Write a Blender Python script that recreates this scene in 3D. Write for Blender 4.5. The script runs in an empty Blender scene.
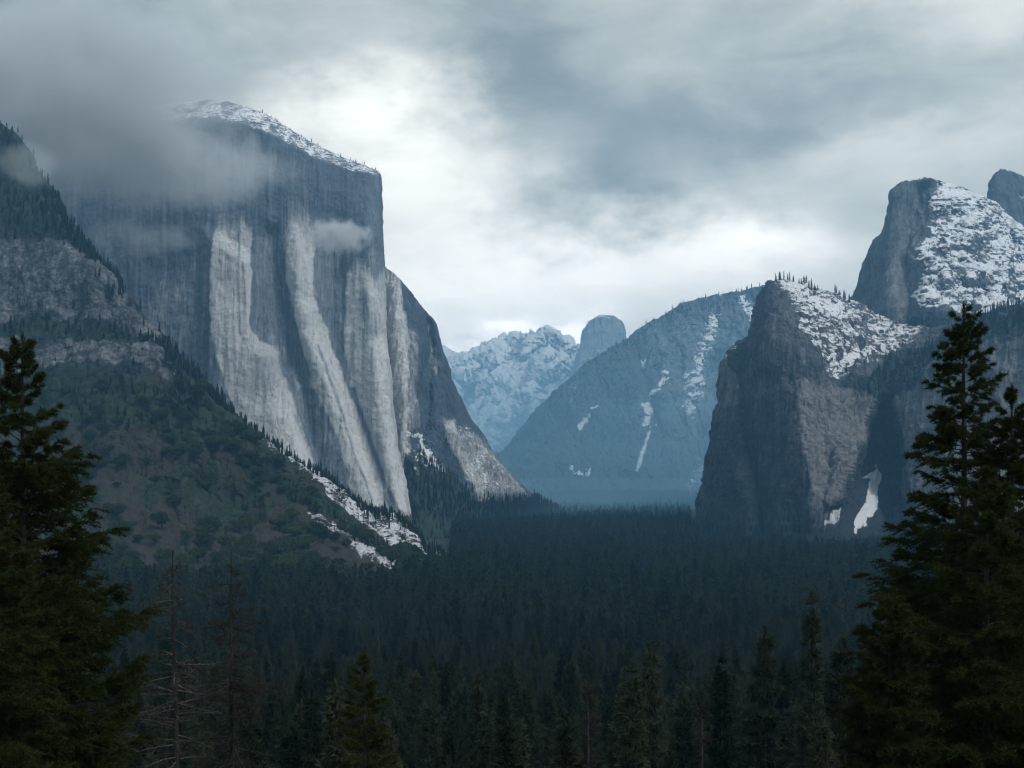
import bpy, math, random
import numpy as np
C = bpy.context.scene
COL = C.collection
F = 1422.0      # focal length in pixels (50 mm on 36 mm at 1024 px)
HY = 476.0      # horizon row
H = 150.0       # camera height above the valley floor
rng = np.random.default_rng(7)
random.seed(7)

# ------------------------------------------------------------------ numpy noise
def _hash(ix, iy, iz, s):
    h = (ix.astype(np.int64)*374761393 + iy.astype(np.int64)*668265263 + iz.astype(np.int64)*2147483647 + s*974634777) & 0xffffffff
    h = ((h ^ (h >> 13))*1274126177) & 0xffffffff
    h = ((h ^ (h >> 16))*2246822519) & 0xffffffff
    return ((h ^ (h >> 15)) & 0xffffff)/8388607.5 - 1.0
def vnoise(x, y, z, s=0):
    fx, fy, fz = np.floor(x), np.floor(y), np.floor(z)
    tx, ty, tz = x-fx, y-fy, z-fz
    tx, ty, tz = [t*t*t*(t*(t*6-15)+10) for t in (tx, ty, tz)]
    fx, fy, fz = fx.astype(np.int64), fy.astype(np.int64), fz.astype(np.int64)
    r = 0
    for a in (0, 1):
        wa = tx if a else 1-tx
        for b in (0, 1):
            wb = ty if b else 1-ty
            for c in (0, 1):
                wc = tz if c else 1-tz
                r = r + wa*wb*wc*_hash(fx+a, fy+b, fz+c, s)
    return r
def fbm(x, y, z, octv=5, s=0, gain=.5, ridged=False):
    r, a, n = 0, 1., 0
    for k in range(octv):
        v = vnoise(x, y, z, s+k*17)
        if ridged: v = 1-2*np.abs(v)
        r = r + a*v; n += a; a *= gain
        x, y, z = x*2.03+11.3, y*2.03+5.1, z*2.03+7.7
    return r/n
def sstep(a, b, x):
    t = np.clip((x-a)/(b-a), 0, 1); return t*t*(3-2*t)
def poly(px, py, pts, soft=3.):
    """soft inside mask of a polygon in the map (px,py)"""
    ins = np.zeros(px.shape, bool); d = np.full(px.shape, 1e9)
    n = len(pts)
    for i in range(n):
        x0, y0 = pts[i]; x1, y1 = pts[(i+1) % n]
        ex, ey = x1-x0, y1-y0
        t = np.clip(((px-x0)*ex+(py-y0)*ey)/(ex*ex+ey*ey+1e-9), 0, 1)
        d = np.minimum(d, np.hypot(px-x0-t*ex, py-y0-t*ey))
        c = ((y0 > py) != (y1 > py))
        with np.errstate(divide='ignore', invalid='ignore'):
            xi = ex*(py-y0)/(ey if ey else 1e-9)+x0
        ins ^= c & (px < xi)
    return sstep(-soft, soft, np.where(ins, d, -d))
def line(px, py, pts, w):
    d = np.full(px.shape, 1e9)
    for (x0, y0), (x1, y1) in zip(pts[:-1], pts[1:]):
        ex, ey = x1-x0, y1-y0
        t = np.clip(((px-x0)*ex+(py-y0)*ey)/(ex*ex+ey*ey+1e-9), 0, 1)
        d = np.minimum(d, np.hypot(px-x0-t*ex, py-y0-t*ey))
    return np.exp(-(d/w)**2)
def blob(px, py, cx, cy, rx, ry):
    return np.exp(-((px-cx)/rx)**2-((py-cy)/ry)**2)

# ------------------------------------------------------------------ helpers
def tag(o, label=None, cat=None, group=None, kind=None):
    if label: o['label'] = label
    if cat: o['category'] = cat
    if group: o['group'] = group
    if kind: o['kind'] = kind
    return o
def mesh_np(name, V, Fq=None, Ft=None, mat=None, smooth=True):
    me = bpy.data.meshes.new(name)
    nq = 0 if Fq is None else len(Fq); nt = 0 if Ft is None else len(Ft)
    me.vertices.add(len(V)); me.vertices.foreach_set('co', np.ascontiguousarray(V, dtype=np.float32).ravel())
    idx = np.concatenate([a.ravel() for a in (Fq, Ft) if a is not None and len(a)]).astype(np.int32)
    me.loops.add(len(idx)); me.loops.foreach_set('vertex_index', idx)
    me.polygons.add(nq+nt)
    st = np.concatenate([np.arange(nq)*4, nq*4+np.arange(nt)*3]).astype(np.int32)
    me.polygons.foreach_set('loop_start', st)
    me.polygons.foreach_set('use_smooth', np.full(nq+nt, smooth))
    me.update(calc_edges=True)
    if mat: me.materials.append(mat)
    return me
def obj(name, me, parent=None):
    o = bpy.data.objects.new(name, me); COL.objects.link(o); o.parent = parent; return o
def attr(me, name, rgb):
    a = me.color_attributes.new(name, 'FLOAT_COLOR', 'POINT')
    b = np.ones((len(me.vertices), 4), np.float32); b[:, :rgb.shape[1]] = rgb
    a.data.foreach_set('color', b.ravel())
def world(px, py, Y):
    return np.stack([(px-512)*Y/F, Y, H-(py-HY)*Y/F], -1)
def gauss1(A, sig, axis):
    if sig <= 0: return A
    r = int(sig*3)+1; k = np.exp(-.5*(np.arange(-r, r+1)/sig)**2); k /= k.sum()
    pad = [(0, 0)]*A.ndim; pad[axis] = (r, r)
    P = np.pad(A, pad, mode='reflect', reflect_type='odd'); out = 0
    n = A.shape[axis]
    for i, w in enumerate(k):
        sl = [slice(None)]*A.ndim; sl[axis] = slice(i, i+n); out = out+w*P[tuple(sl)]
    return out

# ------------------------------------------------------------------ node materials
def new_mat(name):
    m = bpy.data.materials.new(name); m.use_nodes = True
    nt = m.node_tree
    for n in list(nt.nodes): nt.nodes.remove(n)
    return m, nt, nt.nodes.new('ShaderNodeOutputMaterial')
class NT:
    def __init__(s, nt): s.t = nt
    def n(s, typ, **kw):
        nd = s.t.nodes.new(typ)
        for k, v in kw.items():
            if k.startswith('i_'):
                key = k[2:]; key = int(key) if key.isdigit() else key.replace('_', ' ')
                s.put(nd.inputs[key], v)
            else: setattr(nd, k, v)
        return nd
    def put(s, inp, v):
        if isinstance(v, bpy.types.NodeSocket): s.t.links.new(v, inp)
        elif isinstance(v, bpy.types.Node): s.t.links.new(v.outputs[0], inp)
        else:
            if isinstance(v, tuple) and len(v) == 3 and inp.type == 'RGBA': v = v+(1,)
            inp.default_value = v
    def m(s, op, a, b=None, c=None, clamp=False):
        nd = s.t.nodes.new('ShaderNodeMath'); nd.operation = op; nd.use_clamp = clamp
        for i, v in enumerate((a, b, c)):
            if v is not None: s.put(nd.inputs[i], v)
        return nd.outputs[0]
    def mix(s, f, a, b):
        nd = s.t.nodes.new('ShaderNodeMix'); nd.data_type = 'RGBA'
        s.put(nd.inputs[0], f); s.put(nd.inputs[6], a); s.put(nd.inputs[7], b); return nd.outputs[2]
    def ss(s, x, lo, hi, a=0., b=1.):
        nd = s.t.nodes.new('ShaderNodeMapRange'); nd.interpolation_type = 'SMOOTHSTEP'
        for i, v in enumerate((x, lo, hi, a, b)): s.put(nd.inputs[i], v)
        return nd.outputs[0]
    def noise(s, vec, scale, detail=4, rough=.55, dist=0., typ='FBM'):
        nd = s.t.nodes.new('ShaderNodeTexNoise'); nd.noise_type = typ
        if vec is not None: s.put(nd.inputs['Vector'], vec)
        nd.inputs['Scale'].default_value = scale; nd.inputs['Detail'].default_value = detail
        nd.inputs['Roughness'].default_value = rough; nd.inputs['Distortion'].default_value = dist
        return nd.outputs['Fac']
    def mapv(s, vec, sc):
        nd = s.t.nodes.new('ShaderNodeMapping'); s.put(nd.inputs[0], vec); nd.inputs['Scale'].default_value = sc
        return nd.outputs[0]

def rock_mat(name, dark, pale, veg=(.018, .026, .016), fine=1., soil=None, streak=.5, joint=.0, jsc=(1, 1, .5), sns=1., grainy=.5, crz=.35, snn=1.5, snowc=(.78, .80, .83), bump=1., patch=.3):
    m, nt, out = new_mat(name); N = NT(nt)
    geo = N.n('ShaderNodeNewGeometry'); pos = geo.outputs['Position']
    at = N.n('ShaderNodeAttribute', attribute_name='mask')
    sep = N.n('ShaderNodeSeparateColor'); nt.links.new(at.outputs['Color'], sep.inputs[0])
    R, G, B = sep.outputs
    A = at.outputs['Alpha']
    flow = N.mapv(pos, (1, 1, .04))
    s1 = N.noise(flow, .045/fine, 6, .65, .4)
    s2 = N.noise(flow, .16/fine, 4, .6)
    big = N.noise(pos, .006/fine, 5, .6)
    sm = N.noise(pos, .11/fine, 5, .65)
    # stained granite: painted stains and painted alcove shade (R) broken up by vertical streaks
    st = N.m('ADD', N.m('MULTIPLY', N.m('SUBTRACT', s1, .5), streak*1.7), N.m('MULTIPLY', N.m('SUBTRACT', s2, .5), streak*1.3))
    f = N.m('ADD', R, st); f = N.m('ADD', f, N.m('MULTIPLY', N.m('SUBTRACT', big, .5), patch))
    f = N.ss(f, .12, .88)
    col = N.mix(f, dark, pale)
    grain = N.ss(sm, .25, .75, 1-.5*grainy, 1+.44*grainy)
    col2 = N.n('ShaderNodeVectorMath', operation='SCALE'); N.put(col2.inputs[0], col); N.put(col2.inputs['Scale'], grain)
    col = col2.outputs[0]
    if joint:
        wv = N.n('ShaderNodeTexNoise'); N.put(wv.inputs['Vector'], pos); wv.inputs['Scale'].default_value = .02/fine; wv.inputs['Detail'].default_value = 3
        wa_ = N.n('ShaderNodeVectorMath', operation='MULTIPLY_ADD'); nt.links.new(wv.outputs['Color'], wa_.inputs[0]); wa_.inputs[1].default_value = (30*fine,)*3; nt.links.new(N.mapv(pos, jsc), wa_.inputs[2])
        for sc_, am in ((.022, joint), (.06, joint*.6)):
            vo = N.n('ShaderNodeTexVoronoi'); vo.feature = 'DISTANCE_TO_EDGE'; N.put(vo.inputs['Vector'], wa_.outputs[0]); vo.inputs['Scale'].default_value = sc_/fine
            k_ = N.m('ADD', 1-am, N.ss(vo.outputs['Distance'], .0, .10, 0., am))
            sc2 = N.n('ShaderNodeVectorMath', operation='SCALE'); N.put(sc2.inputs[0], col); N.put(sc2.inputs['Scale'], k_); col = sc2.outputs[0]
    # crack lines
    cr = N.noise(N.mapv(pos, (1, 1, crz)), .03/fine, 6, .6, .8)
    crk = N.m('SUBTRACT', 1., N.ss(N.m('ABSOLUTE', N.m('SUBTRACT', cr, .5)), .0, .012, 0., .45))
    crk = N.m('MINIMUM', 1., N.m('ADD', .55, N.ss(N.m('ABSOLUTE', N.m('SUBTRACT', cr, .5)), 0., .014, 0., .45)))
    c3 = N.n('ShaderNodeVectorMath', operation='SCALE'); N.put(c3.inputs[0], col); N.put(c3.inputs['Scale'], crk); col = c3.outputs[0]
    if soil:
        col = N.mix(N.ss(N.m('ADD', A, N.m('MULTIPLY', N.m('SUBTRACT', sm, .5), .6)), .35, .65), col, N.mix(sm, soil, tuple(c*1.9 for c in soil)))
    # low scrub and distant forest cover
    vn = N.noise(pos, .05/fine, 4, .7)
    vc = N.mix(N.ss(vn, .35, .65), veg, tuple(c*2.2 for c in veg))
    col = N.mix(N.ss(N.m('ADD', B, N.m('MULTIPLY', N.m('SUBTRACT', sm, .5), .9)), .35, .6), col, vc)
    # snow lies where the mask says, broken by rocks
    sn = N.noise(N.mapv(pos, (.62, .8, 1.5)), .06/fine*sns, 8, .72, .3)
    sn2 = N.noise(pos, .4/fine, 3, .6)
    nz = N.n('ShaderNodeSeparateXYZ'); nt.links.new(geo.outputs['Normal'], nz.inputs[0])
    g = N.m('ADD', G, N.m('MULTIPLY', N.m('SUBTRACT', sn, .5), snn))
    g = N.m('ADD', g, N.m('MULTIPLY', N.m('SUBTRACT', sn2, .5), .32))
    g = N.m('ADD', g, N.m('MULTIPLY', N.m('SUBTRACT', nz.outputs[2], .5), .35))
    g = N.m('MULTIPLY', N.ss(g, .43, .59), N.ss(G, .03, .12))
    col = N.mix(g, col, snowc)
    bs = N.n('ShaderNodeBsdfPrincipled'); N.put(bs.inputs['Base Color'], col)
    bs.inputs['Roughness'].default_value = .85; bs.inputs['Specular IOR Level'].default_value = .25
    hgt = N.m('ADD', N.m('MULTIPLY', s1, 9*fine), N.m('ADD', N.m('MULTIPLY', sm, 5.*fine), N.m('MULTIPLY', N.m('ADD', sn2, g), 1.2*fine)))
    bp = N.n('ShaderNodeBump'); N.put(bp.inputs['Height'], hgt); bp.inputs['Strength'].default_value = min(1, .6*bump); bp.inputs['Distance'].default_value = 1.
    nt.links.new(bp.outputs[0], bs.inputs['Normal'])
    nt.links.new(bs.outputs[0], out.inputs[0])
    return m

def leaf_mat(name, a, b, tr=.25, rnd=.35):
    m, nt, out = new_mat(name); N = NT(nt)
    geo = N.n('ShaderNodeNewGeometry'); oi = N.n('ShaderNodeObjectInfo')
    tc = N.n('ShaderNodeTexCoord')
    nz = N.noise(tc.outputs['Object'], .8, 3, .6)
    f = N.m('ADD', N.m('MULTIPLY', geo.outputs['Random Per Island'], .55), N.m('MULTIPLY', nz, .5))
    f = N.m('ADD', f, N.m('MULTIPLY', N.m('SUBTRACT', oi.outputs['Random'], .5), rnd), clamp=True)
    col = N.mix(f, a, b)
    d = N.n('ShaderNodeBsdfDiffuse'); N.put(d.inputs[0], col)
    t = N.n('ShaderNodeBsdfTranslucent'); N.put(t.inputs[0], col)
    mx = N.n('ShaderNodeMixShader'); mx.inputs[0].default_value = tr
    nt.links.new(d.outputs[0], mx.inputs[1]); nt.links.new(t.outputs[0], mx.inputs[2]); nt.links.new(mx.outputs[0], out.inputs[0])
    return m
def bark_mat(name, a, b):
    m, nt, out = new_mat(name); N = NT(nt)
    tc = N.n('ShaderNodeTexCoord')
    nz = N.noise(N.mapv(tc.outputs['Object'], (1, 1, .18)), 9, 5, .65)
    col = N.mix(N.ss(nz, .35, .65), a, b)
    bs = N.n('ShaderNodeBsdfPrincipled'); N.put(bs.inputs['Base Color'], col); bs.inputs['Roughness'].default_value = .95
    bp = N.n('ShaderNodeBump'); N.put(bp.inputs['Height'], nz); bp.inputs['Distance'].default_value = .03
    nt.links.new(bp.outputs[0], bs.inputs['Normal']); nt.links.new(bs.outputs[0], out.inputs[0])
    return m
LEAF_DARK = leaf_mat('needles_dark', (.010, .019, .008), (.050, .060, .022))
LEAF_FOREST = leaf_mat('needles_forest', (.012, .022, .015), (.056, .070, .044), rnd=1.1)
LEAF_OAK = leaf_mat('oak_leaves', (.030, .050, .024), (.080, .100, .048), rnd=.8)
LEAF_BROWN = leaf_mat('brown_needles', (.018, .018, .015), (.048, .046, .038))
LEAF_LIGHT = leaf_mat('needles_light', (.014, .025, .010), (.052, .062, .024))
BARK = bark_mat('bark', (.012, .011, .010), (.034, .030, .027))
BARK_PALE2 = bark_mat('dead_bark', (.02, .019, .018), (.085, .082, .078))

BARK_DEAD = bark_mat('dead_trunk_bark', (.006, .006, .005), (.022, .020, .018))

# ------------------------------------------------------------------ mountains
def loft(name, secs, nu, nvs, mat, masks, push=None, sm=(3, 2), amp=6., flute=5., fl=28., fine=1., seed=0, rough_row=None, parent=None, wa=3.2):
    S = np.array(secs, float)                       # S x R x 3 (px, py, Y)
    assert len(nvs) == S.shape[1]-1, name
    s = np.concatenate([[0], np.cumsum(np.abs(np.diff(S[:, :, 0], axis=0)).mean(1)+np.abs(np.diff(S[:, :, 2], axis=0)).mean(1)*.15+1)])
    u = np.linspace(0, s[-1], nu)
    A = np.empty((nu, S.shape[1], 3))
    for r in range(S.shape[1]):
        for c in range(3): A[:, r, c] = np.interp(u, s, S[:, r, c])
    vs = np.concatenate([np.linspace(k, k+1, n, endpoint=False) for k, n in enumerate(nvs)]+[[len(nvs)]])
    B = np.empty((nu, len(vs), 3)); rr = np.arange(S.shape[1])
    i0 = np.clip(np.floor(vs).astype(int), 0, S.shape[1]-2); ft = (vs-i0)[None, :, None]
    B = A[:, i0]*(1-ft)+A[:, i0+1]*ft
    B = gauss1(gauss1(B, sm[0], 0), sm[1], 1)
    px, py = B[..., 0].copy(), B[..., 1].copy()
    if push is not None: B[..., 2] += push(px, py)
    W = world(B[..., 0], B[..., 1], B[..., 2])
    du = np.gradient(W, axis=0); dv = np.gradient(W, axis=1)
    Nn = np.cross(du, dv); Nn /= np.linalg.norm(Nn, axis=-1, keepdims=True)+1e-9
    x, y, z = W[..., 0], W[..., 1], W[..., 2]
    L = fl*fine
    d = amp*fbm(x/(4*L), y/(4*L), z/(4*L), 6, seed, .5)*2
    d += flute*fbm(x/L, y/L, z/(L*9), 5, seed+5, .55, ridged=True)
    d += amp*.35*fbm(x/L*1.5, y/L*1.5, z/L*1.5, 4, seed+9, .6)
    if rough_row is not None: d *= np.interp(vs, np.arange(len(rough_row)), rough_row)[None, :]
    sign = np.where((Nn[..., 1] > 0).mean() > .5, -1, 1)
    W = W+Nn*(sign*d)[..., None]
    nv = len(vs)
    i = np.arange(nu*nv).reshape(nu, nv)
    Q = np.stack([i[:-1, :-1], i[1:, :-1], i[1:, 1:], i[:-1, 1:]], -1).reshape(-1, 4)
    me = mesh_np(name, W.reshape(-1, 3), Q, None, mat)
    wob = fbm(px/6, py/11, px*0, 5, seed+31, .6)*wa; wob2 = fbm(px/6, py/11, px*0+9, 5, seed+32, .6)*wa*1.5
    M = masks(px+wob, py+wob2, px, py, W)
    rgb = np.stack([np.clip(k, 0, 1)+0*px for k in M], -1).reshape(-1, len(M))
    attr(me, 'mask', rgb)
    if rgb.shape[1] < 4: pass
    o = obj(name, me, parent)
    return o, px, py, W

SLOPE_PTS = []          # (x,y,z,scale) stuff conifers on slopes
def scatter(W, wgt, n, smin, smax, out):
    w = np.clip(wgt, 0, None).ravel().astype(float)
    if w.sum() <= 0: return
    idx = rng.choice(len(w), n, p=w/w.sum())
    P = W.reshape(-1, 3)[idx]+rng.normal(0, 2.5, (n, 3))*[1, 1, 0]
    sc = rng.uniform(smin, smax, n)
    out.append(np.concatenate([P-[0, 0, 1.5], sc[:, None]], 1))

# -- the great left-hand monolith
def sec(pxs, pys, Ys): return list(zip(pxs, pys, Ys))
cap = []
def capsec(x, sky, edge, Y, lean=0, back=500):
    # rows: buried base, toe, 430, 330, 230, edge, skyline, back top, back bottom
    xs = [x+lean*1.25, x+lean, x+lean*.45, x+lean*.12, x+lean*.03, x, x, x, x]
    ys = [600, 520, 430, 330, 235, edge, sky, sky+25, 560]
    Ys = [Y-190, Y-120, Y-55, Y-15, Y, Y+20, Y+150, Y+back, Y+back+500]
    return sec(xs, ys, Ys)
for x, sky, edge, Y, lean in [(-260, 150, 165, 4300, 0), (-60, 135, 150, 4000, 0), (60, 119, 132, 3750, 5), (120, 109, 123, 3640, 12), (170, 103.5, 121, 3560, 20), (205, 101, 120, 3500, 26),
        (240, 103.5, 123, 3470, 28), (262, 112, 130, 3450, 30), (285, 126, 141, 3440, 31), (310, 141, 155, 3430, 32), (340, 156, 166, 3420, 32), (366, 166, 172.5, 3410, 32), (377.5, 170, 174, 3420, 32),
        (380.5, 174, 178, 3460, 31.5), (381, 178, 184, 3560, 29)]:
    cap.append(capsec(x, sky, edge, Y, lean))
cap.append([(410, 600, 3900), (402, 520, 3900), (388, 430, 3900), (380, 330, 3900), (378, 235, 3900), (377, 195, 3900), (376, 190, 3900), (370, 215, 4000), (370, 560, 4300)])
def cap_push(px, py):
    d = 0
    d = d - 25*poly(px, py, [(205, 230), (252, 260), (256, 345), (292, 375), (322, 520), (215, 430), (205, 340)], 9)
    d = d - 18*line(px, py, [(292, 240), (302, 330), (330, 390), (352, 440), (372, 510)], 11)
    d = d + 30*line(px, py, [(272, 240), (285, 350), (310, 440), (330, 500)], 14)
    d = d + 22*line(px, py, [(335, 200), (336, 330), (352, 420), (375, 480)], 12)
    d = d - 22*line(px, py, [(365, 200), (372, 340), (385, 430), (398, 510)], 12)
    return d*sstep(180, 240, py)
def cap_mask(X, Y, px, py, W):
    pale = np.full(px.shape, .12)
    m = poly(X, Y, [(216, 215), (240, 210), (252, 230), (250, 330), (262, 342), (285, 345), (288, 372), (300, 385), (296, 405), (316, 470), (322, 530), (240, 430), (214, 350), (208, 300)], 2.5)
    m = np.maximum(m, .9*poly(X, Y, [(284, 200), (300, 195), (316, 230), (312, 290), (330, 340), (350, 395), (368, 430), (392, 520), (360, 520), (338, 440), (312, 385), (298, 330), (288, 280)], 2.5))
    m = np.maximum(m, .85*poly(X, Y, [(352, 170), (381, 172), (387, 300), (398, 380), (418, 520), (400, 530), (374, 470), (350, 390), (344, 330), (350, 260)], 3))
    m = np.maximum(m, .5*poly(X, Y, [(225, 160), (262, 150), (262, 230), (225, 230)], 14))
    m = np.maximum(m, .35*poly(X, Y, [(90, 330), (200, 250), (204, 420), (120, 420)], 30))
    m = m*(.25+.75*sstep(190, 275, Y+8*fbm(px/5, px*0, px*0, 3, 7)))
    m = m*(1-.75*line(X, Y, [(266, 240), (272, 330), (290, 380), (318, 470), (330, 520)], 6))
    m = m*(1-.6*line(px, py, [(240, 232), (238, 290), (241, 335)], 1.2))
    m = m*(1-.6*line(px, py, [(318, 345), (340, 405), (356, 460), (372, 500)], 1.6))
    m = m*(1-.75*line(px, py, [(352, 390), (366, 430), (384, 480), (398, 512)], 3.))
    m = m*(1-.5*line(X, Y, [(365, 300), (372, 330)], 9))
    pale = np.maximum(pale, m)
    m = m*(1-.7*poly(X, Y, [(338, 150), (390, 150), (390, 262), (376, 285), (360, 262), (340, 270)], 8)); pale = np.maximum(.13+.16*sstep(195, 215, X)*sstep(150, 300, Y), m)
    edge = np.interp(px, [60, 120, 170, 205, 240, 262, 285, 310, 340, 366, 381], [132, 123, 121, 120, 123, 130, 141, 155, 166, 172.5, 178])
    above = sstep(4, -3, Y-edge)
    snow = above*(.40+.2*fbm(px/7, py/5, px*0, 3, 76))
    snow = np.maximum(snow, .0)
    veg = above*.22*(fbm(px/5, py/5, px*0, 3, 77) > -.2)
    tal = sstep(500, 530, py)
    return pale, snow, np.maximum(veg, tal)
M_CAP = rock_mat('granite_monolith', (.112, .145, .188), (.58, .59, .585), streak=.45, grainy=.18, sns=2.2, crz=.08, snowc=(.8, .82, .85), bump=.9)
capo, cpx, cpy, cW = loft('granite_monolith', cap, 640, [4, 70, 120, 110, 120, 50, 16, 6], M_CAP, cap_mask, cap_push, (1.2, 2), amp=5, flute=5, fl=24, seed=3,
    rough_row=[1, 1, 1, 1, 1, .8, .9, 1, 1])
tag(capo, 'huge pale granite wall with vertical streaks and its summit in cloud', 'cliff', kind='structure')
rimw = ((cpy < 175) & (cW[..., 1] < 3900) & (cpx > 200))*sstep(0, 1, np.ones_like(cpx))
edge = np.interp(cpx, [60, 120, 170, 205, 240, 262, 285, 310, 340, 366, 381], [132, 123, 121, 120, 123, 130, 141, 155, 166, 172.5, 178])
crow = np.arange(cpx.shape[1])[None, :]
RIM_A = (cW, (crow > 438)*(crow <= 475)*(cpx > 262)*(cpx < 378)*(.15+(crow > 466)))

# -- its eastern buttress
rim = [(372, 254, 3900), (383, 262, 3800), (392, 270, 3780), (402, 281, 3760), (415, 297, 3760), (428, 314, 3780), (434, 319, 3790), (438, 333, 3800), (447, 360, 3850), (458, 393, 3900), (468, 412, 3960),
       (480, 432, 4020), (490, 447, 4080), (502, 465, 4150), (515, 480, 4220), (530, 492, 4300), (545, 503, 4400), (575, 520, 4500)]
but = []
for x, y, Y in rim:
    b = 545
    t = np.array([0, .12, .4, .7, .92])
    lean = 26*sstep(440, 380, x)
    xs = [x+lean, x+lean*.9, x+lean*.45, x+lean*.15, x+2, x, x-4, x-8]
    ys = list(b+(y-b)*t)+[y, y+18, 560]
    Ys = [Y-420, Y-330, Y-170, Y-70, Y-10, Y+10, Y+250, Y+700]
    but.append(sec(xs, ys, Ys))
def but_push(px, py):
    return 60*line(px, py, [(420, 300), (432, 360), (425, 420), (415, 450)], 9)-40*line(px, py, [(395, 290), (402, 380), (412, 500)], 9)-70*poly(px, py, [(440, 425), (470, 430), (530, 498), (470, 498)], 10)
def but_mask(X, Y, px, py, W):
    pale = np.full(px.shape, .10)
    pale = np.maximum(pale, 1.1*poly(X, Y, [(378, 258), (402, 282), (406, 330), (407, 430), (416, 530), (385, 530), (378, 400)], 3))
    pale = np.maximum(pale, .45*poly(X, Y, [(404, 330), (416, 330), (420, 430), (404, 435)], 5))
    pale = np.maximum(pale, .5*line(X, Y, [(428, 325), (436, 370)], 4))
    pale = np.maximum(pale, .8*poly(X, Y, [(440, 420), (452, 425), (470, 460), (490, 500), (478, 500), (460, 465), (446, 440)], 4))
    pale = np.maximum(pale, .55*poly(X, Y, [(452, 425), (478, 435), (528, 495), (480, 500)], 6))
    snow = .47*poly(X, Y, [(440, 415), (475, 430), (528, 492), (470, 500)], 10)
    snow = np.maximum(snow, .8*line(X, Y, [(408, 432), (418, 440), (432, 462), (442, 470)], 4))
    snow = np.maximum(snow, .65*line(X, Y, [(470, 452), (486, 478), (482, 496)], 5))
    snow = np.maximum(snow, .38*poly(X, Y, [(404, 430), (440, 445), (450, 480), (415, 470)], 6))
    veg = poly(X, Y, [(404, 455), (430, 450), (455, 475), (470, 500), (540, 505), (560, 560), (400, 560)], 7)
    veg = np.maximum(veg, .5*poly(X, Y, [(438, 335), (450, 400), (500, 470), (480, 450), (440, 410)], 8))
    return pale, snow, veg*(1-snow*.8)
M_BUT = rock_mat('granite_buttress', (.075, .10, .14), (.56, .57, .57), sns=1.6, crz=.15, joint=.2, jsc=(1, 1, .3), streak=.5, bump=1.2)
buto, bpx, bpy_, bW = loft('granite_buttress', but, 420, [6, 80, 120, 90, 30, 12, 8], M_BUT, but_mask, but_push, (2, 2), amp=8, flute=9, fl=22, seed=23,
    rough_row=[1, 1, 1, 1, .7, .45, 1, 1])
tag(buto, 'dark sloping granite buttress dropping from the great pale wall to the valley', 'cliff', kind='structure')
scatter(bW, (poly(bpx, bpy_, [(402, 460), (430, 455), (470, 500), (560, 500), (560, 550), (400, 550)], 6)), 2500, .45, .8, SLOPE_PTS)

# -- blue mid-distance mountain
mid = []
for x, y, Y in [(470, 478, 6300), (490, 466, 6400), (505, 450, 6500), (520, 432, 6600), (535, 416, 6700), (550, 401, 6800), (570, 380, 6900), (590, 363, 7000), (615, 345, 7100), (640, 331, 7200), (665, 315, 7300),
                (690, 301, 7400), (715, 294, 7500), (745, 288, 7500), (768, 283, 7500), (785, 290, 7500), (830, 325, 7500), (900, 350, 7500)]:
    b = 512
    xs = [x+22, x+18, x+10, x+4, x, x, x-10, x-10]
    t = [-.08, .08, .35, .7, .93]
    ys = [b+(y-b)*k for k in t]+[y, y+15, 500]
    Ys = [Y-1500, Y-1200, Y-700, Y-280, Y-60, Y, Y+400, Y+1200]
    mid.append(sec(xs, ys, Ys))
def mid_push(px, py):
    return 110*fbm((px-.35*py)/38, py/120, px*0, 6, 41, .6, True)*sstep(0, 60, py-250)
def mid_mask(X, Y, px, py, W):
    pale = .15+.35*poly(X, Y, [(640, 330), (770, 290), (760, 400), (690, 470), (640, 420)], 30)
    snow = .0*px
    for pts, w, am in [([(666, 374), (660, 388), (654, 402)], 2.2, 1.), ([(660, 392), (650, 402), (643, 408)], 2.6, 1.), ([(643, 408), (648, 416), (644, 424)], 3.8, 1.), ([(652, 404), (648, 418)], 2.6, .85),
                       ([(649, 420), (650, 430), (645, 445), (641, 460), (636, 472)], 1.8, .95), ([(668, 380), (664, 386)], 1.4, .8), ([(656, 425), (660, 415)], 1.1, .7)]:
        snow = np.maximum(snow, am*line(px+.4*(X-px), py+.4*(Y-py), pts, w))
    snow = np.maximum(snow, .85*line(X, Y, [(598, 405), (586, 422), (578, 428)], 2.2))
    snow = np.maximum(snow, .8*line(X, Y, [(570, 471), (588, 475)], 1.6))
    snow = np.maximum(snow, .8*poly(X, Y, [(641, 357), (648, 360), (645, 370), (640, 368)], 2))
    snow = np.maximum(snow, .62*line(X, Y, [(714, 318), (705, 340), (697, 375), (690, 410)], 10))
    snow = np.maximum(snow, .75*line(X, Y, [(742, 298), (750, 310), (752, 320)], 5))
    snow = np.maximum(snow, .42*line(X, Y, [(700, 470), (690, 490)], 9))
    snow = np.maximum(snow, .5*line(X, Y, [(690, 300), (730, 290), (770, 284)], 3))
    snow = np.maximum(snow, .16*poly(X, Y, [(600, 350), (700, 300), (770, 285), (760, 420), (690, 480), (560, 480), (540, 440)], 20))
    snow = np.maximum(snow, .33*line(X, Y, [(575, 385), (570, 400)], 6))
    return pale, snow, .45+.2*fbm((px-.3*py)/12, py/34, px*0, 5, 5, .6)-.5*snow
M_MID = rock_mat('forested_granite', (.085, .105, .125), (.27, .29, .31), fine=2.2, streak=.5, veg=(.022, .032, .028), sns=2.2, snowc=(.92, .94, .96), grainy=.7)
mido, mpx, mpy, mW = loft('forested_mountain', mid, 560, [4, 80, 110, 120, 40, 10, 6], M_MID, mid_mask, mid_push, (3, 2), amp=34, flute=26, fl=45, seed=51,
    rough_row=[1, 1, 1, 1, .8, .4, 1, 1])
tag(mido, 'blue hazy mountain with thin snow gullies rising behind the valley forest', 'mountain', kind='structure')
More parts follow.
